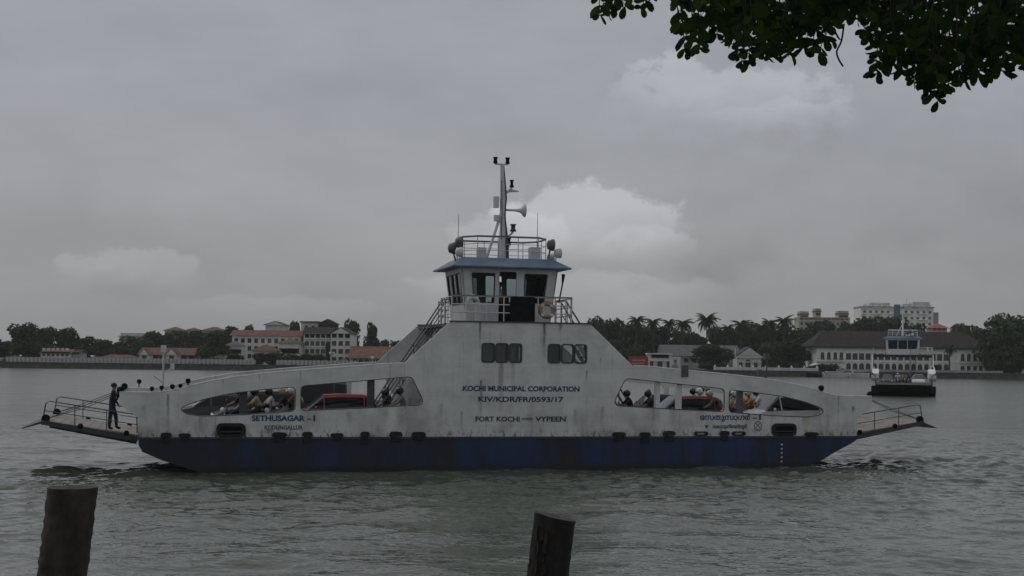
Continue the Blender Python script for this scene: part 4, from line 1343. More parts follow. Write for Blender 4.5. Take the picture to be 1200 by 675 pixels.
make_car('car', 'white car facing out at the open end of the distant ferry', 4.0, 1.7, 1.55, c_white, f2(-11.5, 2.2, DZ), F2A + PI, kind='hatch')
make_car('car', 'dark car in the left lane of the distant ferry', 4.0, 1.7, 1.5, c_grey, f2(-10.8, 6.2, DZ), F2A + PI, kind='hatch')
make_car('car', 'dark car behind the riders on the distant ferry', 4.0, 1.7, 1.5, c_black, f2(-7.0, 4.2, DZ), F2A + PI, kind='sedan')
for i, (s, t, sh, he, lab) in enumerate(((-12.6, 4.9, 'white', 'white', 'rider in white at the open end of the distant ferry'), (-12.5, 4.0, 'yellow', 'black', 'rider in yellow at the open end of the distant ferry'),
                                         (-11.9, 3.5, 'blue', 'black', 'rider in blue beside the white car on the distant ferry'), (-12.0, 0.75, 'white', 'white', 'rider in white right of the white car on the distant ferry'))):
    make_person(lab, RIDE, cloth[sh], cloth['navy'], f2(s, t, DZ), F2A + PI, 1.0, hel[he])
    make_motorcycle('motorcycle of the ' + lab, f2(s, t, DZ), F2A + PI, ('black', (.015, .015, .017)))

# ------------------------------------------------------------------ far shore buildings
GZ = 1.7
W_white = pm('wall_whitewash', (0.66, 0.65, 0.61), 0.85, 0.16, 0.35)
W_bright = pm('wall_bright_limewash', (0.80, 0.79, 0.75), 0.85, 0.12, 0.35)
W_cream = pm('wall_cream', (0.42, 0.38, 0.29), 0.85, 0.15, 0.3)
W_grey = pm('wall_grey', (0.33, 0.33, 0.32), 0.85, 0.2, 0.3)
W_pale = pm('wall_pale', (0.58, 0.57, 0.55), 0.85, 0.15, 0.3)
T_red = pm('tiles_red', (0.145, 0.070, 0.058), 0.85, 0.3, 0.8, bump=0.6, bscale=4)
T_brown = pm('tiles_brown', (0.026, 0.019, 0.017), 0.9, 0.5, 0.8, bump=0.8, bscale=4, stretch=(2.5, 0.5, 0.5))
T_rust = pm('roof_rust', (0.16, 0.085, 0.06), 0.9, 0.35, 0.5, bump=0.5, bscale=3)
T_orange = pm('tiles_orange', (0.36, 0.10, 0.05), 0.85, 0.2, 0.8)
T_grey = pm('roof_grey_sheet', (0.11, 0.112, 0.115), 0.8, 0.2, 0.5, bump=0.4, bscale=3)
T_dark = pm('roof_dark_sheet', (0.045, 0.045, 0.05), 0.8, 0.25, 0.5)
far_glass = pm('far_window_glass', (0.02, 0.024, 0.027), 0.15, 0.3, 0.6, spec=0.6)
shutter = pm('window_frame', (0.16, 0.15, 0.13), 0.7, 0.2, 2)
blue_glass = pm('blue_glazing', (0.07, 0.13, 0.19), 0.2, 0.2, 0.6)
WIN_CACHE = {}


def win_outline(w, h, arched):
    if not arched:
        return [(-w / 2, 0), (w / 2, 0), (w / 2, h), (-w / 2, h)]
    pts = [(-w / 2, 0), (w / 2, 0)]
    k = h - w / 2 if h > w * 0.8 else h * 0.75
    rise = h - k
    for i in range(0, 9):
        a = PI * i / 8
        pts.append((w / 2 * math.cos(a), k + rise * math.sin(a)))
    return pts


def add_window(parent, x, z, w, h, arched, y=0.0, frame=None, pane=None):
    key = (round(w, 2), round(h, 2), arched, (frame or shutter).name, (pane or far_glass).name)
    if key not in WIN_CACHE:
        ol = win_outline(w, h, arched)
        cx, cz = 0, h / 2
        t = 0.09 / max(0.5, min(w, h)) * 1.6
        inn = [(cx + (px - cx) * (1 - t), cz + (pz - cz) * (1 - t)) for px, pz in ol]
        f = MB(); f.plate(ol, [inn], 0.10, 0.2)
        f.box(-0.04, 0.04, 0.11, 0.19, h * t * 0.5, h * (1 - t * 0.5))
        f.box(-w / 2 - 0.08, w / 2 + 0.08, -0.12, 0.1, -0.12, -0.002)
        p = MB(); p.plate(ol, [], 0.22, 0.25)
        WIN_CACHE[key] = (f.mesh('window', frame or shutter), p.mesh('pane', pane or far_glass))
    fm, pmesh = WIN_CACHE[key]
    o = obj('window', fm, parent, (x, y, z))
    obj('pane', pmesh, o)
    return o


def house(name, label, px0, px1, pytop, Y, depth, wall, wins=(), roof=None, zb=GZ, group=None, cat='building', frame=None):
    """wins: (fx centre 0..1, z bottom metres above base, width, height, arched)"""
    X0, Z0 = at(px0, pytop, Y); X1, Z1 = at(px1, pytop, Y)
    W, H = X1 - X0, (Z0 + Z1) / 2 - zb
    root = thing(name, label, cat, (X0, Y, zb), 0, group)
    # the front is laid in courses, one per row of openings
    rows = []
    for wn_ in sorted(wins, key=lambda q_: q_[1]):
        if rows and wn_[1] < rows[-1][1]:
            rows[-1][1] = max(rows[-1][1], wn_[1] + wn_[3]); rows[-1][2].append(wn_)
        else:
            rows.append([wn_[1], wn_[1] + wn_[3], [wn_]])
    cuts = [0.0] + [(a[1] + b[0]) / 2 for a, b in zip(rows, rows[1:])] + [H]
    mb = MB()
    for k in range(len(cuts) - 1):
        holes = [[(fx * W + a, z + b) for a, b in win_outline(w, h, ar)] for (fx, z, w, h, ar) in (rows[k][2] if rows else [])]
        # columns between openings, so no course has many holes at once
        holes.sort(key=lambda hl: hl[0][0])
        xs = [0.0] + [(max(p[0] for p in a) + min(p[0] for p in b)) / 2 for a, b in zip(holes, holes[1:])] + [W]
        for i in range(len(xs) - 1):
            mb.plate([(xs[i], cuts[k]), (xs[i + 1], cuts[k]), (xs[i + 1], cuts[k + 1]), (xs[i], cuts[k + 1])], holes[i:i + 1], 0, 0.3)
    bmw = mb.build('wall', wall, root)
    mb = MB(); mb.box(0, 0.3, 0.302, depth, 0, H); mb.box(W - 0.3, W, 0.302, depth, 0, H); mb.box(0.302, W - 0.302, depth - 0.3, depth - 0.002, 0, H)
    mb.box(0.302, W - 0.302, 0.302, depth - 0.302, H - 0.2, H - 0.01); mb.build('rear_wall', wall, root)
    for (fx, z, w, h, ar) in wins:
        add_window(root, fx * W, z, w, h, ar, 0.0, frame)
    if roof:
        kind, pyr, mat, ov = roof[:4]
        _, zr = at((px0 + px1) / 2, pyr, Y + depth / 2)
        rh = max(0.3, zr - zb - H)
        mb = MB()
        a, b, c, d = -ov, W + ov, -ov, depth + ov
        if kind == 'hip':
            k = min((b - a) / 2 - 0.2, (d - c) / 2)
            m = (c + d) / 2
            mb.add([(a, c, H), (b, c, H), (b, d, H), (a, d, H), (a + k, m, H + rh), (b - k, m, H + rh)], [(0, 1, 5, 4), (1, 2, 5), (2, 3, 4, 5), (3, 0, 4), (0, 3, 2, 1)])
        elif kind == 'gable':
            m = (c + d) / 2
            mb.add([(a, c, H), (b, c, H), (b, d, H), (a, d, H), (a, m, H + rh), (b, m, H + rh)], [(0, 1, 5, 4), (1, 2, 5), (2, 3, 4, 5), (3, 0, 4), (0, 3, 2, 1)])
        elif kind == 'gablefront':
            m = (a + b) / 2
            mb.add([(a, c, H), (b, c, H), (b, d, H), (a, d, H), (m, c, H + rh), (m, d, H + rh)], [(0, 1, 4), (1, 2, 5, 4), (2, 3, 5), (3, 0, 4, 5), (0, 3, 2, 1)])
            g = MB(); g.add([(0, 0, H), (W, 0, H), (W / 2, 0, H + rh * 0.92)], [(0, 1, 2)])
        else:
            mb.box(a, b, c, d, H + 0.002, H + rh)
        ro = mb.build('roof', mat, root)
        if kind == 'gablefront':
            mb = MB(); mb.plate([(0.1, H + 0.01), (W - 0.1, H + 0.01), (W / 2, H + rh * 0.88)], [], -ov - 0.05, -ov - 0.01); mb.build('gable', wall, ro)
    return root, W, H


def grid(cols, rows, fx0, fx1, z0, dz, w, h, ar=False, skip=()):
    return [(fx0 + (fx1 - fx0) * (c / max(1, cols - 1)), z0 + r * dz, w, h, ar) for r in range(rows) for c in range(cols) if (r, c) not in skip]


# long colonial building on the right
CY = 462
cw = [(fx, 0.35, 1.35, 2.35, True) for fx in (0.035, 0.06 + 0.028, 0.115)] + [(f, 4.0, 1.2, 2.4, True) for f in (0.035, 0.073, 0.111, 0.147)]
mid = [0.19 + k * 0.0385 for k in range(16)]
cw += [(f, 0.4, 1.55, 2.5, True) for f in mid] + [(f, 4.1, 1.7, 2.0, False) for f in mid]
cw += [(f, 4.0, 1.2, 2.4, True) for f in (0.865, 0.902, 0.939, 0.973)] + [(f, 0.4, 1.2, 2.0, False) for f in (0.865, 0.902, 0.939, 0.973)]
root, W, H = house('colonial_building', 'long white two-storey arcaded building under a vast brown tiled roof on the right shore', 957, 1155, 406, CY, 17, W_bright, cw, None)
zr = at(1050, 388.5, CY + 8)[1] - GZ
mb = MB()
mb.add([(-2.2, -1.2, H - 0.2), (W + 1.5, -1.2, H - 0.2), (W + 1.5, 18, H - 0.2), (-2.2, 18, H - 0.2), (3.5, 8.4, zr), (W - 4.5, 8.4, zr)], [(0, 1, 5, 4), (1, 2, 5), (2, 3, 4, 5), (3, 0, 4), (0, 3, 2, 1)])
ro = mb.build('roof', T_brown, root)
mb = MB(); mb.box(-2.0, W + 1.3, -1.0, -0.9, H - 0.75, H - 0.22); mb.build('fascia', pm('fascia_dark', (0.06, 0.065, 0.075), 0.8), ro)
mb = MB(); mb.box(0, W * 0.165, -0.9, -0.002, 3.30, 3.48); mb.box(W * 0.845, W, -0.9, -0.002, 3.30, 3.48); mb.build('balcony', W_bright, root)
mb = MB()
for (a, b) in ((0.0, 0.165), (0.845, 1.0)):
    mb.box(a * W, b * W, -0.88, -0.82, 4.30, 4.38)
    for k in range(16): x = a * W + (b - a) * W * k / 15; mb.box(x - 0.03, x + 0.03, -0.88, -0.82, 3.48, 4.30)
mb.build('balustrade', shutter, root)
mb = MB(); mb.box(W * 0.172, W * 0.842, -0.25, -0.002, 3.3, 3.6); mb.build('string_course', W_bright, root)
for f in [0.171] + [0.171 + 0.0385 * k for k in range(1, 18)]:
    MB().box(f * W - 0.16, f * W + 0.16, -0.18, -0.002, 0, 3.29).build('pilaster', W_bright, root)

# apartment blocks behind
AY = 760
ab = grid(12, 7, 0.05, 0.95, 1.3, 3.15, 1.45, 1.35, False, {(r, 5) for r in range(7)} | {(r, 6) for r in range(7)})
zba = at(1050, 388, AY)[1] - 7.5
root, W, H = house('apartment_block', 'white seven-storey apartment block with blue glazed stair strip on the skyline', 1009, 1094, 361, AY, 16, W_bright, ab, ('flat', 359.8, W_grey, 0.25), zba, frame=W_pale)
MB().box(W * 0.455, W * 0.535, -0.5, -0.002, 1, H + 1.9).build('stair_glazing', blue_glass, root)
for r in range(7):
    for (a, b) in ((0.0, 0.09), (0.15, 0.30), (0.36, 0.45), (0.55, 0.70), (0.78, 0.93)):
        MB().box(a * W, b * W, -0.85, -0.002, r * 3.15 + 0.75, r * 3.15 + 1.0).build('balcony', W_bright, root)
MB().box(W + 0.002, W + 3.3, 2, 15, 0, H - 2).build('side_wing', W_grey, root)
for (a, b, h) in ((0.14, 0.42, 1.9), (0.6, 0.72, 1.5), (0.74, 0.97, 2.6)):
    MB().box(a * W, b * W, 3, 12, H + 0.9, H + 0.9 + h).build('roof_house', W_pale, root)
MB().path([(W * 0.67, 6, H), (W * 0.67, 6, H + 6)], [0.12, 0.05], 5).build('antenna', steel_dark, root)
AY2 = 860
ab = grid(11, 5, 0.06, 0.94, 2.0, 3.2, 1.5, 1.6)
zb2 = at(966, 388, AY2)[1] - 8
root, W, H = house('apartment_block', 'cream apartment block with three stepped roof towers on the skyline', 936, 996, 373, AY2, 14, W_cream, ab, ('flat', 372.2, W_cream, 0.2), zb2)
for (a, b, py) in ((0.03, 0.20, 365), (0.33, 0.44, 361.5), (0.78, 0.98, 364)):
    h = at(966, py, AY2)[1] - zb2
    o = MB().box(a * W, b * W, 1, 9, H + 0.5, h).build('roof_tower', W_cream, root)
    m = MB(); m.box(a * W - 0.4, b * W + 0.4, 0.6, 9.4, h - 2.0, h - 1.5); m.box(a * W + 0.5, b * W - 0.5, 0.93, 0.99, h - 4.2, h - 2.6); m.build('cornice', T_brown, o)
for k in range(5):
    MB().box(0, W, -0.3, -0.002, 1.2 + k * 3.2, 1.6 + k * 3.2).build('string_course', W_pale, root)
house('house', 'small house with bright orange tiled roof beside the skyline apartment block', 1092, 1110, 384.5, 640, 8, W_cream, grid(3, 1, .2, .8, 6, 3, 1.2, 1.2), ('hip', 379, T_orange, 1.0), at(1100, 392, 640)[1] - 4)

# warehouse with gate lodges
wz = grid(9, 1, 0.08, 0.95, 2.6, 3, 1.6, 1.3)
house('warehouse', 'low warehouse with long grey sheet roof behind the round tree', 778, 866, 417.5, 470, 16, W_grey, wz, ('gable', 404.5, T_grey, 0.8))
root, W, H = house('gate_lodge', 'white columned lodge left of the gate, beside the red hoarding', 760, 787, 415.5, 456, 7, W_pale, [(0.5, 0.3, 1.7, 2.6, True), (0.14, 0.3, 1.0, 2.4, False), (0.86, 0.3, 1.0, 2.4, False), (0.5, 3.9, 5.6, 1.3, False)], ('flat', 414, W_white, 0.35))
for f in (0.03, 0.28, 0.72, 0.97): MB().box(f * W - 0.16, f * W + 0.16, -0.3, -0.002, 0, H * 0.55).build('column', W_white, root)
MB().box(-0.2, W + 0.2, -0.45, -0.002, H * 0.56, H * 0.64).build('cornice', W_white, root)
root, W, H = house('gate_lodge', 'white lodge with gabled roof and arched door right of the round tree', 864, 892, 417, 456, 9, W_pale, [(0.45, 0.3, 1.6, 3.4, True), (0.15, 0.3, 1.0, 2.8, False), (0.78, 0.3, 1.2, 2.8, False)], ('gablefront', 406.5, T_dark, 0.5))
for f in (0.03, 0.28, 0.60, 0.97): MB().box(f * W - 0.18, f * W + 0.18, -0.35, -0.002, 0, H * 0.55).build('column', W_white, root)
m = MB(); m.box(-0.3, W + 0.3, -0.6, -0.002, H - 0.75, H - 0.1); m.box(-0.2, W + 0.2, -0.5, -0.002, H * 0.56, H * 0.62); m.build('cornice', W_white, root)
MB().path([(-0.7, -0.3, 0), (-0.7, -0.3, H + 2.5)], 0.12, 6).build('post', W_white, root)
# free-standing white gateway panel with a dark emblem
x0, z1 = at(785, 418, 452); x1, _ = at(797.5, 418, 452)
root = thing('gateway', 'white rendered gateway panel with a dark emblem between lodge and warehouse', 'gateway', ((x0 + x1) / 2, 452, GZ))
hw, hh = (x1 - x0) / 2, z1 - GZ
mb = MB(); mb.plate([(-hw, 0), (-hw * .6, 0), (-hw * .6, 1.6), (hw * .55, 1.6), (hw * .55, 0), (hw, 0), (hw, hh), (-hw, hh)], [], 0, 0.5); mb.build('wall', W_white, root)
mb = MB(); mb.torus((0, -0.03, hh * 0.66), 0.42, 0.09, 'y', 14, 4); mb.tube((-0.5, -0.03, hh * .82), (0, -0.03, hh * .6), 0.1, n=4); mb.tube((0.5, -0.03, hh * .82), (0, -0.03, hh * .6), 0.1, n=4); mb.box(-0.6, 0.6, -0.04, -0.003, hh * 0.43, hh * 0.47); mb.build('emblem', steel_dark, root)
# red hoarding
x0, z1 = at(736.5, 417.5, 450); x1, z0 = at(759.5, 431, 450)
root = thing('hoarding', 'red hoarding with white lettering on the far shore beside the ferry block', 'sign', ((x0 + x1) / 2, 450, GZ))
hw = (x1 - x0) / 2
MB().box(-hw, hw, 0, 0.2, max(0.4, z0 - GZ), z1 - GZ).build('panel', pm('hoarding_red', (0.30, 0.035, 0.045), 0.6, 0.12, 0.6), root)
m = MB()
hp = z1 - GZ
for r, n in ((0.30, 8), (0.58, 7)):
    xx = -hw * 0.62
    for k in range(n):
        w = random.uniform(0.25, 0.5); m.box(xx, xx + w, -0.03, -0.002, hp - r * 3.4 - 0.45, hp - r * 3.4); xx += w + 0.16
m.build('lettering', pm('hoarding_white', (0.42, 0.30, 0.30), 0.7), root)
for s in (-0.8, 0.8): MB().box(s * hw - 0.08, s * hw + 0.08, 0.21, 0.4, -0.2, hp).build('post', steel_dark, root)

# left shore
house('hotel', 'small white three-storey hotel with red roof at the far left shore', 48, 82, 414.5, 470, 8, W_white, grid(6, 3, .10, .90, 0.5, 1.75, 1.0, 0.85), ('gable', 409, T_red, 0.5))
house('annexe', 'plain grey annexe joined to the right of the small white hotel', 83, 94.5, 413, 472, 7, W_grey, grid(2, 2, .3, .7, 1.0, 2.0, 1.0, 0.9), ('gable', 409.5, T_brown, 0.4))
house('shed', 'long low shed with faded red roof near the far left shore', 109, 164, 421.5, 468, 9, W_grey, grid(10, 1, .06, .94, 0.6, 2, 1.6, 1.2), ('hip', 415.5, T_red, 1.0))
house('hall', 'red-roofed hall with pale end gable left of the lamp post', 164, 226, 416, 472, 12, W_grey, grid(9, 1, .08, .95, 1.2, 2, 1.8, 1.7), ('gable', 407.5, T_red, 0.8))
house('porch', 'pale pointed gable front at the left end of the red-roofed hall', 163, 175, 416, 466, 5, W_pale, [(0.5, 1.0, 1.6, 1.8, False)], ('gablefront', 408.5, T_red, 0.4))
house('porch', 'pale pointed gable front in the middle of the red-roofed hall', 194, 208, 416, 466, 5, W_pale, [(0.5, 1.0, 1.6, 1.8, False)], ('gablefront', 408, T_red, 0.4))
for i, (a, b, t, rr, lab) in enumerate(((140, 174, 394.5, 391, 'low pale house with red roof on the wooded hill, farthest left'), (193, 214, 387.5, 383, 'second red-roofed house from the left on the wooded hill'),
                                        (217, 233, 387.5, 384, 'third red-roofed house from the left on the wooded hill'), (237, 262, 387.5, 383, 'red-roofed house on the hill nearest the hotel terrace'))):
    house('hill_house', lab, a, b, t, 690, 9, W_pale, grid(max(3, (b - a) // 4), 1, .1, .9, 7.8, 3, 1.6, 1.5), ('hip', rr, T_red, 1.2), at(a, 398, 690)[1] - 6, 'houses on the hill')
mn = grid(10, 3, .06, .94, 2.2, 2.75, 1.3, 1.5) + []
house('hotel', 'long white hotel wing with red tiled roof left of the gabled block', 272, 352, 393.5, 500, 12, W_white, mn, ('gable', 387, T_red, 0.8))
house('hotel_tower', 'tall pale block with shallow grey gable behind the long hotel wing', 311, 334, 381, 522, 10, W_pale, grid(4, 1, .15, .85, 10, 3, 1.2, 1.2), ('gablefront', 376.5, T_grey, 0.9))
house('terrace_building', 'small white terrace building at the left end of the hotel', 264, 283, 405, 484, 7, W_white, grid(4, 2, .15, .85, 0.8, 3.0, 1.6, 1.4), ('hip', 399.5, T_grey, 0.5))
house('pavilion', 'white pavilion with red hipped roof in front of the gabled block', 327, 351, 402, 486, 8, W_white, grid(4, 2, .14, .86, 0.6, 3.4, 1.9, 1.7), ('hip', 397, T_red, 0.9))
house('pavilion', 'low pavilion with red hipped roof before the long hotel wing', 296, 324, 411, 482, 8, W_pale, grid(4, 1, .14, .86, 1.6, 3, 1.6, 1.5), ('hip', 403.5, T_red, 1.0))
gz = grid(3, 4, .16, .84, 1.5, 2.75, 1.6, 1.5)
root, W, H = house('hotel', 'white four-storey gabled hotel block with brown roof', 388, 411, 391, 492, 20, W_white, gz, ('gablefront', 384, T_brown, 0.5))
root2, W2, H2 = house('hotel', 'receding white side wing of the gabled hotel block, left of its gable', 356, 388, 391.5, 494, 12, W_white, grid(5, 4, .12, .90, 1.4, 2.75, 1.5, 1.5), ('gable', 383.5, T_brown, 0.6))
for r in range(4): MB().box(0.05 * W2, 0.97 * W2, -0.5, -0.002, 0.8 + r * 2.75, 1.05 + r * 2.75).build('ledge', W_white, root2)
house('hotel_tower', 'pale square stair tower behind the left of the gabled hotel block', 353, 373, 378, 512, 8, W_pale, grid(2, 1, .3, .7, 13, 3, 1.2, 1.2), ('flat', 376.8, T_grey, 0.5))
house('roof_shelter', 'dark open roof shelter on top of the gabled hotel block', 374, 394, 380, 508, 7, T_dark, grid(3, 1, .2, .8, 12.8, 3, 1.2, 0.9), ('gablefront', 374, T_dark, 0.8))
house('godown', 'broad rusty tiled roof building right of the gabled hotel block', 411, 476, 420, 478, 16, W_grey, grid(9, 1, .08, .92, 1.0, 3, 1.5, 1.4), ('gable', 406, T_rust, 1.0))
house('kiosk', 'small kiosk with red pyramid roof below the gabled hotel block', 393, 411, 427, 455, 5, W_pale, grid(3, 1, .2, .8, 0.5, 3, 0.8, 0.8), ('hip', 420, T_red, 0.6))

# white fence along the left quay
fm = MB()
fm.box(-0.33, 0.33, 0, 0.25, 0, 1.55); fence_post = fm.mesh('post', pm('fence_white', (0.46, 0.46, 0.44), 0.85, 0.2, 0.5))
fp = MB(); fp.box(0.36, 0.92, 0.08, 0.16, 0.15, 1.45); fence_panel = fp.mesh('panel', W_grey)
x0 = at(8, 430, QY + 0.6)[0]
fen = thing('fence', 'white post fence along the quay in front of the hotel', 'fence', (x0, QY + 0.6, 2.003))
nf = int((at(425, 430, QY)[0] - x0) / 1.27)
for k in range(nf):
    if 60 < k < 66: continue
    p = obj('post', fence_post, fen, (k * 1.27, 0, 0)); obj('panel', fence_panel, p)
# whitish parapet on the right quay
x0 = at(838, 436, QY)[0]; x1 = at(958, 436, QY)[0]
wl_ = thing('parapet', 'low whitewashed parapet with pointed caps along the quay right of the round tree', 'wall', (x0, QY + 0.5, 2.003))
MB().box(0, x1 - x0, 0, 0.4, 0, 0.9).build('wall', W_pale, wl_)
cap = MB(); cap.box(-0.35, 0.35, -0.1, 0.5, 0, 1.05); cap.add([(-0.35, -0.1, 1.05), (0.35, -0.1, 1.05), (0.35, 0.5, 1.05), (-0.35, 0.5, 1.05), (0, 0.2, 1.75)], [(0, 1, 4), (1, 2, 4), (2, 3, 4), (3, 0, 4)])
cm = cap.mesh('pier', W_white)
for k in range(9): obj('pier', cm, wl_, (k * (x1 - x0) / 8, 0, 0))
x2 = at(1176, 436, QY)[0]; x3 = at(1080, 436, QY)[0]
wl2 = thing('parapet', 'low pale parapet on the quay below the colonial building', 'wall', (x1 + 6, QY + 0.5, 2.003))
MB().box(0, x2 - x1 - 6, 0, 0.4, 0, 0.7).build('wall', W_grey, wl2)


# moored boats
def boat(label, px0, px1, py_top, col, cabin, group='boats moored at the far quay'):
    Y = QY - 4
    X0, _ = at(px0, 440, Y); X1, zt = at(px1, py_top, Y)
    L = X1 - X0
    root = thing('moored_boat', label, 'boat', ((X0 + X1) / 2, Y, WZ), 0, group)
    mb = MB()
    st = [(-0.5, 0.55, 0.0), (-0.46, 0.9, -0.2), (-0.2, 1.0, -0.3), (0.2, 1.0, -0.3), (0.4, 0.6, -0.15), (0.5, 0.05, 0.1)]
    hh = 1.1
    vs = []
    for (x, w, zb) in st:
        sh = hh + 0.5 * (abs(x) * 2) ** 2.5
        vs += [(x * L, -1.6 * w, sh), (x * L, -1.2 * w, zb), (x * L, 1.2 * w, zb), (x * L, 1.6 * w, sh)]
    fs = []
    for i in range(len(st) - 1):
        for k in range(4): fs.append((i * 4 + k, i * 4 + (k + 1) % 4, i * 4 + 4 + (k + 1) % 4, i * 4 + 4 + k))
    fs += [(0, 1, 2, 3), tuple(len(st) * 4 - 4 + k for k in range(4))]
    mb.add(vs, fs); mb.build('hull', col, root)
    if cabin:
        h = zt - WZ
        mb = MB(); mb.plate([(-0.34 * L, 1.05), (0.28 * L, 1.05), (0.28 * L, h - 0.15), (-0.34 * L, h - 0.15)], [[(-0.30 * L + k * 0.115 * L, 1.45), (-0.30 * L + k * 0.115 * L + 0.08 * L, 1.45), (-0.30 * L + k * 0.115 * L + 0.08 * L, h - 0.4), (-0.30 * L + k * 0.115 * L, h - 0.4)] for k in range(5)], -1.2, 1.2); mb.build('cabin', W_pale, root)
        mb = MB(); mb.box(-0.38 * L, 0.32 * L, -1.5, 1.5, h - 0.148, h); mb.build('cabin_roof', W_white, root)
    return root


boat('dark open boat moored at the quay left of the cabin boats', 944, 963, 438, black, False)
boat('pale cabin boat moored at the quay, left of two', 964, 994, 435.5, W_pale, True)
boat('pale cabin boat moored at the quay next to the distant ferry', 995, 1019, 434.5, W_pale, True)
# parasol on the quay terrace
x, z = at(955, 427.5, 452)
um = thing('parasol', 'white parasol on the quay terrace left of the colonial building', 'parasol', (x, 452, GZ))
MB().tube((0, 0, 0), (0, 0, z - GZ + 0.3), 0.06).build('pole', steel_dark, um)
mb = MB(); mb.lathe([(1.9, z - GZ - 0.25), (1.85, z - GZ - 0.15), (0.9, z - GZ + 0.3), (0.05, z - GZ + 0.55)], (0, 0, 0), 8, 'z', 0, False); mb.build('canopy', W_white, um)
# street lamp with twin globes by the hotel
x, z = at(389, 415, 446)
sl = thing('street_lamp', 'lamp post with twin white globes before the gabled hotel block', 'street lamp', (x, 446, GZ))
MB().tube((0, 0, 0), (0, 0, z - GZ + 0.2), 0.12, 0.08).build('pole', steel_dark, sl)
for s in (-0.55, 0.55):
    MB().ball((s, 0, z - GZ + 0.3), 0.42, 8).build('globe', W_white, sl)
MB().tube((-0.55, 0, z - GZ), (0.55, 0, z - GZ), 0.06).build('arm', steel_dark, sl)

# ------------------------------------------------------------------ trees
def leaf_mat(name, c1, c2, trans=0.25):
    m = bpy.data.materials.new(name)
    m.use_nodes = True
    t = m.node_tree
    b = t.nodes['Principled BSDF']
    b.inputs['Roughness'].default_value = 0.8
    b.inputs['Specular IOR Level'].default_value = 0.2
    gi = N(t, 'ShaderNodeNewGeometry')
    oi = N(t, 'ShaderNodeObjectInfo')
    r = math_node(t, 'FRACT', math_node(t, 'ADD', gi.outputs['Random Per Island'], oi.outputs['Random']))
    mx = N(t, 'ShaderNodeMix', data_type='RGBA')
    mx.inputs[6].default_value = (*c1, 1); mx.inputs[7].default_value = (*c2, 1)
    t.links.new(r, mx.inputs[0])
    t.links.new(mx.outputs[2], b.inputs['Base Color'])
    tl = N(t, 'ShaderNodeBsdfTranslucent')
    t.links.new(mx.outputs[2], tl.inputs[0])
    ms = N(t, 'ShaderNodeMixShader'); ms.inputs[0].default_value = trans
    t.links.new(b.outputs[0], ms.inputs[1]); t.links.new(tl.outputs[0], ms.inputs[2])
    t.links.new(ms.outputs[0], t.nodes['Material Output'].inputs[0])
    return m


far_leaf = leaf_mat('far_foliage', (0.024, 0.044, 0.014), (0.060, 0.094, 0.028), 0.1)
far_leaf2 = leaf_mat('far_foliage_deep', (0.018, 0.036, 0.014), (0.044, 0.070, 0.024), 0.1)
palm_leaf = leaf_mat('palm_foliage', (0.030, 0.046, 0.016), (0.060, 0.084, 0.026), 0.1)
bark = pm('far_bark', (0.07, 0.055, 0.045), 0.9, 0.3, 2)


def crown_mesh(seed, mat, lobes, squat=1.0, n_leaf=3600, size=0.05, low=0.22):
    """crown in a unit frame: about 1 wide and 1 tall, made of small leaf sprays on many uneven clumps"""
    rnd = np.random.default_rng(seed)
    cl = []
    for i in range(lobes):
        a = rnd.random() * 6.283
        rr = 0.36 * math.sqrt(rnd.random())
        z = low + 0.1 + (0.86 - low) * rnd.random() ** 0.8
        env = math.sqrt(max(0.05, 1 - ((z - 0.5) / 0.55) ** 2))
        cl.append((rr * math.cos(a) * env, rr * math.sin(a) * env, z, 0.10 + 0.12 * rnd.random()))
    cl.append((0, 0, 0.80, 0.17)); cl.append((0, 0, 0.5, 0.26))
    C = np.array(cl)
    w = C[:, 3] ** 2; w /= w.sum()
    ix = rnd.choice(len(C), n_leaf, p=w)
    d = rnd.normal(size=(n_leaf, 3)); d /= np.linalg.norm(d, axis=1)[:, None]
    rad = C[ix, 3] * (0.75 + 0.45 * rnd.random(n_leaf) ** 0.7)
    P = C[ix, :3] + d * rad[:, None] * np.array([1, 1, 0.8])
    nrm = d + rnd.normal(size=(n_leaf, 3)) * 0.55
    nrm /= np.linalg.norm(nrm, axis=1)[:, None]
    u = np.cross(nrm, rnd.normal(size=(n_leaf, 3))); u /= np.linalg.norm(u, axis=1)[:, None]
    v = np.cross(nrm, u)
    s = size * (0.5 + rnd.random(n_leaf))[:, None]
    V = np.stack([P - u * s, P - v * s * 0.5, P + u * s, P + v * s * 0.6], 1).reshape(-1, 3)
    F = np.arange(n_leaf * 4).reshape(-1, 4)
    me = bpy.data.meshes.new('crown')
    me.from_pydata(V.tolist(), [], F.tolist())
    me.materials.append(mat)
    return me


def trunk_mesh(seed):
    rnd = random.Random(seed)
    mb = MB()
    mb.path([(0, 0, 0), (0.01, 0, 0.2), (0.0, 0.01, 0.45), (0.01, 0, 0.72)], [0.03, 0.023, 0.018, 0.008], 7)
    for k in range(6):
        a = rnd.random() * 6.28; z = 0.25 + rnd.random() * 0.3
        mb.path([(0, 0, z), (0.12 * math.cos(a), 0.12 * math.sin(a), z + 0.14), (0.26 * math.cos(a), 0.26 * math.sin(a), z + 0.22)], [0.014, 0.010, 0.004], 5)
    return mb.mesh('trunk', bark)


CROWNS = [crown_mesh(11 + i, far_leaf if i % 2 else far_leaf2, (16, 22, 14, 26, 19)[i % 5], 1, 3800, 0.043, (0.2, 0.1, 0.25, 0.15, 0.05)[i % 5]) for i in range(6)]
BUSH = crown_mesh(77, far_leaf2, 24, 1, 4200, 0.040, -0.05)
TRUNKS = [trunk_mesh(i) for i in range(3)]


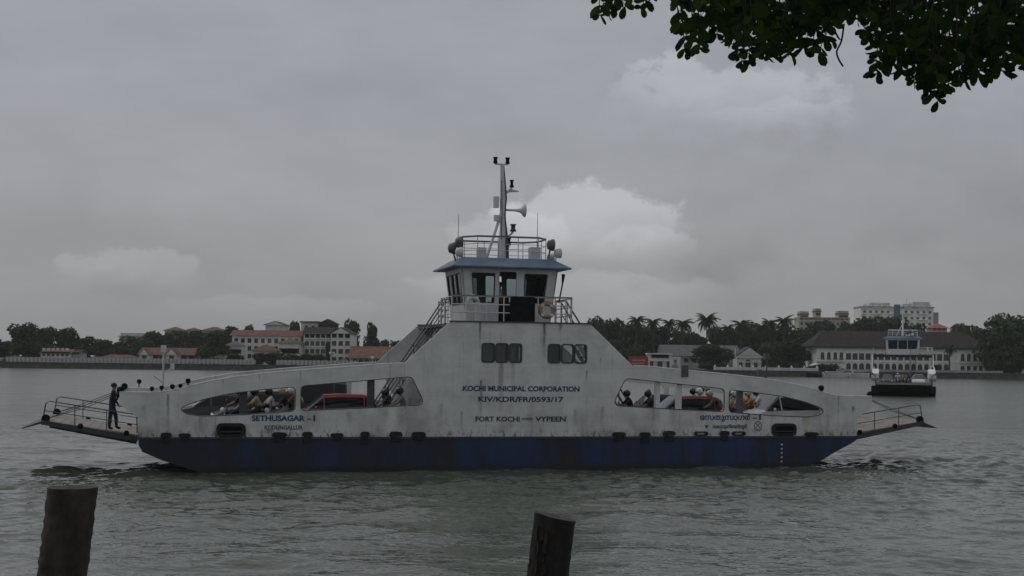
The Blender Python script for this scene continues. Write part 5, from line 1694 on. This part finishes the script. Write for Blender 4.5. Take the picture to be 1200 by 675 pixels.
def far_tree(label, px, ytop, wpix, Y, k, zb=GZ, group='trees on the far shore', bush=False, name='tree'):
    X, Z = at(px, ytop, Y)
    h = Z - zb
    w = wpx(wpix, Y)
    root = thing(name, label, 'bush' if bush else 'tree', (X, Y, zb), (k * 1.7) % 6.28, group)
    tr = obj('trunk', TRUNKS[k % 3], root, (0, 0, 0), (0, 0, 0), (max(w, h * 0.4), max(w, h * 0.4), h))
    obj('crown', BUSH if bush else CROWNS[k % 6], root, (0, 0, 0), (0, 0, 0), (w, w, h * 0.985))
    return root


hill_z = lambda: GZ
# wooded rise behind the left shore and the right-hand woods: terrain under the trees
def mound(x0p, x1p, pytop, Y, depth, name='hill'):
    X0, _ = at(x0p, 400, Y); X1, _ = at(x1p, 400, Y)
    zt = at((x0p + x1p) / 2, pytop, Y)[1]
    nx, ny = 40, 10
    vs, fs = [], []
    for j in range(ny):
        for i in range(nx):
            fx, fy = i / (nx - 1), j / (ny - 1)
            hgt = (math.sin(PI * fx) ** 0.6) * (math.sin(PI * min(1, fy * 1.0)) ** 0.7)
            vs.append((X0 + (X1 - X0) * fx, Y + depth * (fy - 0.5), GZ - 0.05 + (zt - GZ) * hgt * (0.9 + 0.1 * math.sin(i * 1.3 + j))))
    for j in range(ny - 1):
        for i in range(nx - 1):
            fs.append((j * nx + i, j * nx + i + 1, (j + 1) * nx + i + 1, (j + 1) * nx + i))
    mb = MB(); mb.add(vs, fs, 0, True)
    tag(mb.build(name, pm('wooded_earth', (0.035, 0.042, 0.022), 0.95, 0.3, 0.1)), kind='structure')


mound(120, 420, 397, 690, 120)
mound(930, 1140, 392, 790, 160)

L_ = [  # px, ytop, width, Y, label
    (-6, 396, 30, 475, 'tree cut by the left edge of the picture on the far shore'),
    (27, 382, 44, 478, 'tall round dark tree near the left edge of the far shore'),
    (54, 387, 30, 520, 'tree just right of the tallest dark tree on the left shore'),
    (79, 388, 38, 525, 'bushy tree behind the small white hotel on the left shore'),
    (101, 396, 36, 530, 'lower tree right of the small white hotel'),
    (121, 400, 36, 530, 'tree above the left end of the long red shed roof'),
    (142, 401, 38, 540, 'tree above the middle of the long red shed roof'),
    (160, 396, 42, 560, 'tree on the rise below the farthest left hill house'),
    (183, 392, 44, 570, 'tree on the rise behind the red-roofed hall, left of two'),
    (207, 391, 46, 570, 'tree on the rise behind the red-roofed hall, right of two'),
    (231, 390, 42, 565, 'tree on the rise below the third hill house'),
    (250, 391, 40, 476, 'dark tree standing left of the hotel terrace building'),
    (269, 383, 30, 560, 'tree behind the left end of the long hotel wing'),
    (291, 384, 20, 560, 'small tree above the long hotel roof, left of the tall block'),
    (345, 381, 18, 560, 'tree showing between the hotel tower and the stair tower'),
    (413, 380, 26, 520, 'tall tree right of the gabled hotel block'),
    (436, 381, 22, 530, 'slender tree above the rusty tiled roof, right of the tall tree'),
    (452, 401, 16, 540, 'small tree above the middle of the rusty tiled roof'),
    (466, 402, 18, 540, 'small tree above the right end of the rusty tiled roof'),
    (698, 376, 34, 520, 'tree half hidden by the right slope of the near ferry block'),
    (716, 379, 38, 530, 'broad tree above the ferry slope, left of the red hoarding'),
    (738, 384, 42, 525, 'dense tree directly above the red hoarding'),
    (729, 398, 40, 500, 'lower dark tree behind the red hoarding'),
    (757, 386, 40, 535, 'dense tree above the left gate lodge'),
    (776, 384, 40, 535, 'dense tree above the left part of the warehouse roof'),
    (797, 388, 36, 530, 'dense tree above the warehouse, left of the tallest palm'),
    (817, 394, 34, 525, 'lower tree under the tallest palm'),
    (839, 387, 40, 540, 'tree right of the tallest palm'),
    (858, 388, 36, 540, 'tree above the gap between round tree and right lodge'),
    (872, 383, 40, 545, 'tall tree behind the gabled lodge'),
    (893, 384, 42, 545, 'broad tree right of the gabled lodge roof'),
    (916, 383, 40, 545, 'tree left of the cream apartment block'),
    (936, 390, 40, 520, 'tree below the left end of the cream apartment block'),
    (905, 404, 40, 468, 'dark low tree right of the gabled lodge on the quay'),
    (930, 400, 44, 472, 'dark tree at the left end of the colonial building'),
    (948, 392, 34, 500, 'tree rising behind the left end of the colonial roof'),
    (966, 377, 56, 600, 'tree crown above the left end of the colonial roof'),
    (992, 382, 36, 590, 'tree crown between the two skyline apartment blocks'),
    (1020, 377, 56, 600, 'rounded tree crown before the left of the white apartment block'),
    (1046, 377, 50, 600, 'rounded tree crown behind the distant ferry mast'),
    (1072, 383, 44, 590, 'low tree crown before the right of the white apartment block'),
    (1128, 385, 46, 580, 'low tree crown above the right end of the colonial roof'),
    (1150, 386, 40, 560, 'tree crown between the colonial roof and the big right-hand tree'),
    (1185, 373, 76, 458, 'big dark spreading tree at the right edge of the far shore'),
    (1215, 380, 60, 478, 'tree cut by the right edge of the picture'),
    (1195, 396, 60, 500, 'low tree filling the gap under the big dark tree at the right edge'),
    (1158, 398, 44, 505, 'tree filling the gap behind the right end of the colonial building'),
    (8, 402, 40, 500, 'low tree at the left edge behind the tall round tree'),
    (48, 402, 44, 505, 'low tree behind the small white hotel, left of it'),
    (1163, 404, 36, 466, 'dark tree at the right end wall of the colonial building'),
]
for i, (px, yt, w, Y, lab) in enumerate(L_):
    far_tree(lab, px, yt, w, Y, i)
far_tree('large round dark tree standing in front of the warehouse on the quay', 835, 405.5, 54, 449, 50, bush=True)
for i, (px, yt, w, lab) in enumerate(((305, 414.5, 24, 'leftmost dark bush of the row before the hotel'), (322, 414, 26, 'second dark bush from the left in the row before the hotel'), (341, 416, 24, 'middle dark bush of the row before the hotel'),
                                      (358, 415.5, 24, 'fourth dark bush from the left in the row before the hotel'), (373, 416, 22, 'rightmost dark bush of the row before the hotel'), (276, 415, 22, 'dark bush below the hotel terrace building'),
                                      (384, 402, 8, 'narrow dark cypress beside the twin-globe lamp post'), (1190, 420, 40, 'dark hedge under the big tree at the right edge'), (20, 418, 40, 'dark hedge under the tall round tree at the left edge'), (1162, 427, 14, 'small round bush right of the colonial building'), (965, 427.5, 44, 'clipped green hedge on the quay below the colonial building'),
                                      (1098, 428, 12, 'small dark bush before the colonial arcade'), (250, 420, 40, 'low bush along the fence left of the hotel'))):
    far_tree(lab, px, yt, w, 450, 60 + i, bush=True, name='bush', group='bushes on the far shore')


# ---- coconut palms
def frond_mesh(seed):
    rnd = random.Random(seed)
    mb = MB()
    pts = []
    for k in range(8):
        t = k / 7
        pts.append(Vector((0.95 * t, 0, 0.42 * t - 0.75 * t * t)))
    mb.path(pts, [0.02 * (1 - 0.8 * k / 7) for k in range(8)], 4)
    for k in range(1, 8):
        for j in range(3):
            t = (k - 1 + j / 3) / 7
            p = pts[k - 1].lerp(pts[k], j / 3)
            ln = 0.30 * math.sin(PI * min(1, 0.15 + 0.85 * t)) + 0.06
            for s in (-1, 1):
                tipv = p + Vector((0.12, s * ln * 0.8, -ln * (0.45 + 0.3 * rnd.random())))
                mb.add([p, p + Vector((0.075, 0, 0)), tipv], [(0, 1, 2)])
    return mb.mesh('frond', palm_leaf, False)


FROND = [frond_mesh(i) for i in range(3)]


def palm(label, px, ytop, Y, spread, lean, seed):
    rnd = random.Random(seed)
    X, Z = at(px, ytop, Y)
    h = Z - GZ - spread * 0.26
    root = thing('palm_tree', label, 'palm', (X - lean, Y, GZ), 0, 'coconut palms on the far shore')
    MB().path([(0, 0, 0), (lean * 0.3, 0, h * 0.35), (lean * 0.7, 0, h * 0.7), (lean, 0, h)], [0.32, 0.24, 0.2, 0.17], 7).build('trunk', bark, root)
    for k in range(24):
        a = k * 2.4 + rnd.random() * 0.4
        tilt = -0.75 + 1.7 * (k / 23) + rnd.uniform(-.15, .15)
        s = spread * 0.78 * rnd.uniform(0.8, 1.1)
        obj('frond', FROND[k % 3], root, (lean, 0, h), (0, tilt, a), (s, s, s))
    return root


for i, (px, yt, Y, sp, ln, lab) in enumerate(((747, 371, 515, 5.0, .8, 'coconut palm showing above the trees, leftmost on the right shore'), (765, 373.5, 520, 4.6, -.6, 'second coconut palm from the left above the warehouse trees'),
                                             (784, 374.5, 518, 4.4, .5, 'third coconut palm from the left above the warehouse trees'), (801, 374.5, 512, 5.2, .7, 'coconut palm just left of the tallest palm'),
                                             (828, 369, 505, 6.2, -.5, 'tallest coconut palm standing clear above the warehouse'), (869, 376, 520, 5.2, .5, 'coconut palm above the gabled lodge'),
                                             (902, 375, 525, 4.8, -.4, 'coconut palm between the gabled lodge and the cream block'), (919, 371.5, 520, 5.4, .6, 'coconut palm left of the cream apartment block'),
                                             (853, 381, 530, 4.2, .3, 'low coconut palm right of the tallest palm'), (893, 380, 500, 4.4, .3, 'low palm behind the gabled lodge'),
                                             (49, 385.5, 500, 4.4, .5, 'palm beside the tall round tree on the left shore'), (76, 386.5, 505, 4.4, -.5, 'palm above the small white hotel on the left shore'),
                                             (462, 399.5, 520, 3.6, .2, 'small palm above the rusty tiled roof'), (1113, 405, 451, 3.4, .1, 'palm crown in front of the colonial building right wing'))):
    palm(lab, px, yt, Y, sp, ln, i)

# ------------------------------------------------------------------ foreground piles
pile_bark = pm('pile_bark', (0.045, 0.036, 0.030), 0.95, 0.45, 5.0, bump=1.0, bscale=16, stretch=(1, 1, 0.55))
pile_bark2 = pm('pile_bark_dark', (0.020, 0.017, 0.015), 0.95, 0.5, 6.0, bump=1.0, bscale=20, stretch=(1, 1, 0.4))
pile_top = pm('pile_cut_wood', (0.060, 0.048, 0.038), 0.9, 0.4, 9.0, bump=0.5, bscale=30)


def pile(label, Y, top, bottom, dia_px, slope, ringed, seed, mats):
    rnd = random.Random(seed)
    xt, zt = at(top[0], top[1], Y)
    xb, zb = at(bottom[0], bottom[1], Y)
    d = (xb - xt) / (zb - zt)
    r = wpx(dia_px, Y) / 2
    root = thing('timber_pile', label, 'pile', (xt + d * (-0.8 - zt), Y, -0.8), 0, 'timber piles in the foreground water')
    Htot = zt + 0.8
    mb = MB()
    n, m = 28, 90
    ph = [rnd.random() * 6.28 for _ in range(6)]
    rings = []
    for i in range(m + 1):
        t = i / m
        z = t * Htot
        wob = 0.012 * math.sin(z * 2.3 + ph[0])
        ring = []
        for k in range(n):
            a = 2 * PI * k / n
            rr = r * (1 + 0.035 * math.sin(2 * a + ph[1]) + 0.02 * math.sin(5 * a + ph[2] + z * 0.8))
            if ringed: rr *= 1 + 0.05 * (((z * 7.5 + 0.1 * math.sin(a + ph[3])) % 1.0) - 0.5)
            rr *= 1 + 0.024 * rnd.uniform(-1, 1)
            zz = z + (slope * math.cos(a) * r if i == m else (slope * math.cos(a) * r * max(0, (t - 0.97) / 0.03)))
            ring.append((-d * 0 + d * z + wob + rr * math.cos(a), rr * math.sin(a), zz))
        rings.append(ring)
    vs = [p for q_ in rings for p in q_]
    fs = [(i * n + k, i * n + (k + 1) % n, (i + 1) * n + (k + 1) % n, (i + 1) * n + k) for i in range(m) for k in range(n)]
    mb.add(vs, fs, 0, True)
    mb.build('trunk', mats, root)
    # cut end, slightly dished
    c = Vector((d * Htot + 0.012 * math.sin(Htot * 2.3 + ph[0]), 0, Htot))
    tv = [Vector(p) for p in rings[-1]]
    inner = [c + (p - c) * 0.5 + Vector((0, 0, -0.012 + rnd.uniform(-.006, .006))) for p in tv]
    mb = MB()
    vv = tv + inner + [c + Vector((0, 0, -0.02))]
    mb.add(vv, [(k, (k + 1) % n, n + (k + 1) % n, n + k) for k in range(n)] + [(n + k, n + (k + 1) % n, 2 * n) for k in range(n)], 0, True)
    mb.build('cut_end', pile_top, root)
    if not ringed:
        for k in range(60):
            a = PI + rnd.uniform(-0.5, 1.6)
            z = Htot - 0.1 - rnd.random() ** 1.4 * 1.2
            p = Vector((d * z + (r + 0.004) * math.cos(a), (r + 0.004) * math.sin(a), z))
            out = Vector((math.cos(a), math.sin(a), 0)); tg = Vector((-math.sin(a), math.cos(a), 0))
            w, h = rnd.uniform(.008, .022), rnd.uniform(.05, .16)
            mb = MB()
            mb.hexa([p - tg * w + out * .014 - Vector((0, 0, h)), p + tg * w + out * .02 - Vector((0, 0, h * .8)), p + tg * w * .6 - out * .01 - Vector((0, 0, h * .8)), p - tg * w - out * .01 - Vector((0, 0, h))],
                    [p - tg * w * .8 + out * .015, p + tg * w + out * .012 + Vector((0, 0, .03)), p + tg * w - out * .02, p - tg * w * .8 - out * .02])
            mb.build('bark_flake', pm('bark_flake', (0.030, 0.022, 0.017), 0.95, 0.4, 10), root)
    return root


pile('ringed dark timber pile leaning right at the lower left corner', 13.2, (86.5, 571), (71.5, 675), 55, 0.0, True, 4, pile_bark)
pile('black timber pile with flaking bark near the bottom centre', 13.8, (652, 605), (642.5, 675), 47, -0.22, False, 9, pile_bark2)

# ------------------------------------------------------------------ overhanging tree, upper right
leaf_green = leaf_mat('overhang_leaf', (0.009, 0.022, 0.005), (0.042, 0.086, 0.013), 0.5)
twig_m = pm('overhang_bark', (0.035, 0.028, 0.022), 0.9, 0.3, 8, bump=0.6, bscale=30)


def leaf_shape(ln, wd, fold):
    pr = [(0.0, 0.0), (0.12, 0.30), (0.35, 0.78), (0.62, 1.0), (0.85, 0.80), (1.0, 0.0)]
    mid = [(x * ln, 0, -0.10 * ln * x * x) for x, _ in pr]
    vs = list(mid); fs = []
    for s in (1, -1):
        k = len(vs)
        for (x, w) in pr[1:-1]: vs.append((x * ln, s * w * wd / 2, fold * w * wd / 2 - 0.10 * ln * x * x))
        fs.append((0, 1, k))
        for i in range(3): fs.append((1 + i, 2 + i, k + i + 1, k + i))
        fs.append((4, 5, k + 3))
    return vs, fs


LEAFS = [leaf_shape(0.072, 0.042, 0.25), leaf_shape(0.058, 0.038, 0.1), leaf_shape(0.085, 0.046, 0.4)]
LEAFM = []
for vs, fs in LEAFS:
    mb = MB(); mb.add(vs, fs, 0, False); LEAFM.append(mb.mesh('leaf', leaf_green, False))

EDGE = [(690, 2), (702, 19), (712, 17), (722, 2), (745, -4), (752, 9), (762, 4), (772, -6), (792, -8), (797, 55), (806, 60), (818, 58), (830, 40), (842, 44), (856, 50), (866, 74), (876, 76), (884, 54), (897, 66), (909, 64), (922, 66),
        (936, 54), (950, 60), (962, 68), (968, 52), (985, 44), (1004, 40), (1018, 46), (1026, 92), (1034, 70), (1046, 76), (1052, 96), (1064, 84), (1076, 106), (1084, 100), (1090, 118), (1098, 122), (1106, 112), (1114, 96), (1124, 82),
        (1134, 96), (1150, 82), (1158, 99), (1170, 88), (1180, 74), (1190, 60), (1197, 82), (1230, 80), (1300, 95)]


def edge_y(px):
    for a, b in zip(EDGE, EDGE[1:]):
        if a[0] <= px <= b[0]:
            return a[1] + (b[1] - a[1]) * (px - a[0]) / (b[0] - a[0])
    return -50 if px < 690 else 90


def overhang():
    rnd = random.Random(21)
    base = Vector((5.6, 3.4, 2.5))
    root = thing('overhanging_tree', 'leafy tree branch hanging into the picture at the upper right', 'tree', base)
    tr = MB()
    fork = Vector((5.3, 4.4, 6.2))
    tr.path([base, (5.7, 3.7, 3.6), (5.5, 4.1, 5.0), fork], [0.30, 0.24, 0.20, 0.17], 12)
    tr.v = [tuple(Vector(v) - base) for v in tr.v]
    tr.build('trunk', twig_m, root)
    limbs = []
    br = MB()
    for (ex, ey, ez) in ((0.9, 8.6, 6.75), (1.7, 8.9, 6.85), (2.4, 8.2, 6.75), (3.1, 8.8, 6.85), (3.6, 7.6, 6.8), (2.0, 7.4, 7.0), (0.8, 7.6, 7.1)):
        e = Vector((ex, ey, ez))
        pts = [fork, fork.lerp(e, .35) + Vector((0, 0, .45)), fork.lerp(e, .7) + Vector((0, 0, .38)), e]
        pts = [Vector(p) for p in curve_pts(pts, 5)]
        br.path(pts, [0.09 * (1 - 0.85 * i / (len(pts) - 1)) + .006 for i in range(len(pts))], 7)
        limbs += pts
    # leaf sprays: a hanging twig carrying leaflet pairs
    sprays = []
    while len(sprays) < 900:
        px = rnd.uniform(680, 1290)
        Y = rnd.uniform(7.2, 9.4)
        ey = edge_y(px)
        if px < 790:
            continue
        else:
            py = ey - 27 - (rnd.random() ** 1.5) * 180
        X, Z = at(px, py, Y)
        sprays.append((Vector((X, Y, Z)), px, py, False))
    # single sprays that dangle clear of the mass
    for (px, py) in ((703, 18), (712, 16), (707, 4), (733, 8), (752, 9), (760, 4), (742, -4), (720, -2)):
        Y = rnd.uniform(7.6, 8.4)
        X, Z = at(px, py, Y)
        sprays.append((Vector((X, Y, Z)), px, py, True))
    for k in range(95):
        px = 797 + (1290 - 797) * (k + rnd.uniform(-.6, .6)) / 95
        if 974 < px < 1012: continue
        Y = rnd.uniform(7.4, 8.6)
        py = edge_y(px) - rnd.random() ** 2 * 14
        X, Z = at(px, py, Y)
        sprays.append((Vector((X, Y, Z)), px, py, True))
    leaves = []
    for (tip, px, py, dangling) in sprays:
        # grow back towards the nearest limb
        near = min(limbs, key=lambda q_: (q_ - tip).length)
        d = (near - tip); d.z = max(d.z, 0.15); d.normalize()
        ln = rnd.uniform(0.16, 0.30)
        if dangling:
            d = Vector((rnd.uniform(-.45, .55), rnd.uniform(-.2, .2), 1.0)).normalized(); ln = rnd.uniform(0.18, 0.26)
        side = d.cross(Vector((rnd.uniform(-.5, .5), rnd.choice((-1, 1)), rnd.uniform(-.3, .3)))).normalized()
        start = tip + d * ln + Vector((rnd.uniform(-.04, .04), rnd.uniform(-.04, .04), 0.02))
        br.path([start, start.lerp(tip, .5) + Vector((0, 0, .012)), tip], [0.004, 0.003, 0.0015], 4, 0, False)
        down = (tip - start).normalized()
        for k in range(rnd.choice((2, 3, 3)) + (1 if dangling else 0)):
            c = tip.lerp(start, 0.02 + k * (0.26 if dangling else 0.33))
            for s in (-1, 1):
                dirv = (down * rnd.uniform(0.5, 1.0) + side * s * rnd.uniform(0.5, 1.1)).normalized()
                nrm = (dirv.cross(side) * 0.6 + Vector((0, -0.55, -0.1)) + Vector((rnd.uniform(-.7, .7), rnd.uniform(-.7, .7), rnd.uniform(-.7, .7)))).normalized()
                yv = nrm.cross(dirv).normalized(); zv = dirv.cross(yv)
                sc = rnd.uniform(0.75, 1.2)
                M = Matrix((dirv, yv, zv)).transposed() * sc
                leaves.append((c, M, py - 12 * k, px, rnd.randrange(3)))
    br.v = [tuple(Vector(v) - base) for v in br.v]
    br.build('branch', twig_m, root)
    # the dry twig that hangs lowest
    tw = MB()
    pts = [at(989, 28, 8.0), at(986, 48, 8.0), at(980.5, 60, 8.0), at(983, 70, 8.0), at(988, 78, 8.0)]
    tw.path([Vector((x, 8.0, z)) - base for x, z in curve_pts(pts, 3)], 0.0055, 5)
    tw.build('dry_twig', twig_m, root)
    # the leaves along the lower edge singly, the rest of the crown as one mass
    leaves.sort(key=lambda l: edge_y(l[3]) - l[2] + (0 if 0 < l[3] < 1200 else 1e4))
    for (c, M, py, px, k) in leaves[:300]:
        o = bpy.data.objects.new('leaf', LEAFM[k])
        link(o, root)
        o.matrix_local = Matrix.Translation(c - base) @ M.to_4x4()
    mb = MB()
    for (c, M, py, px, k) in leaves[300:]:
        vs, fs = LEAFS[k]
        mb.add([M @ Vector(v) + c - base for v in vs], fs)
    o = mb.build('crown', leaf_green, root, False)
    o['kind'] = 'stuff'


overhang()

# ------------------------------------------------------------------ haze over the harbour
def haze():
    mb = MB()
    mb.box(-2550, 2550, -2550, 2550, -2.0, 62.0)
    m = bpy.data.materials.new('haze')
    m.use_nodes = True
    t = m.node_tree
    t.nodes.clear()
    o = N(t, 'ShaderNodeOutputMaterial')
    v = N(t, 'ShaderNodeVolumePrincipled')
    v.inputs['Color'].default_value = (0.92, 0.94, 0.96, 1)
    v.inputs['Density'].default_value = HAZE_D
    t.links.new(v.outputs[0], o.inputs['Volume'])
    ob = mb.build('haze', m)
    tag(ob, kind='stuff')


HAZE_D = 0.00012
haze()
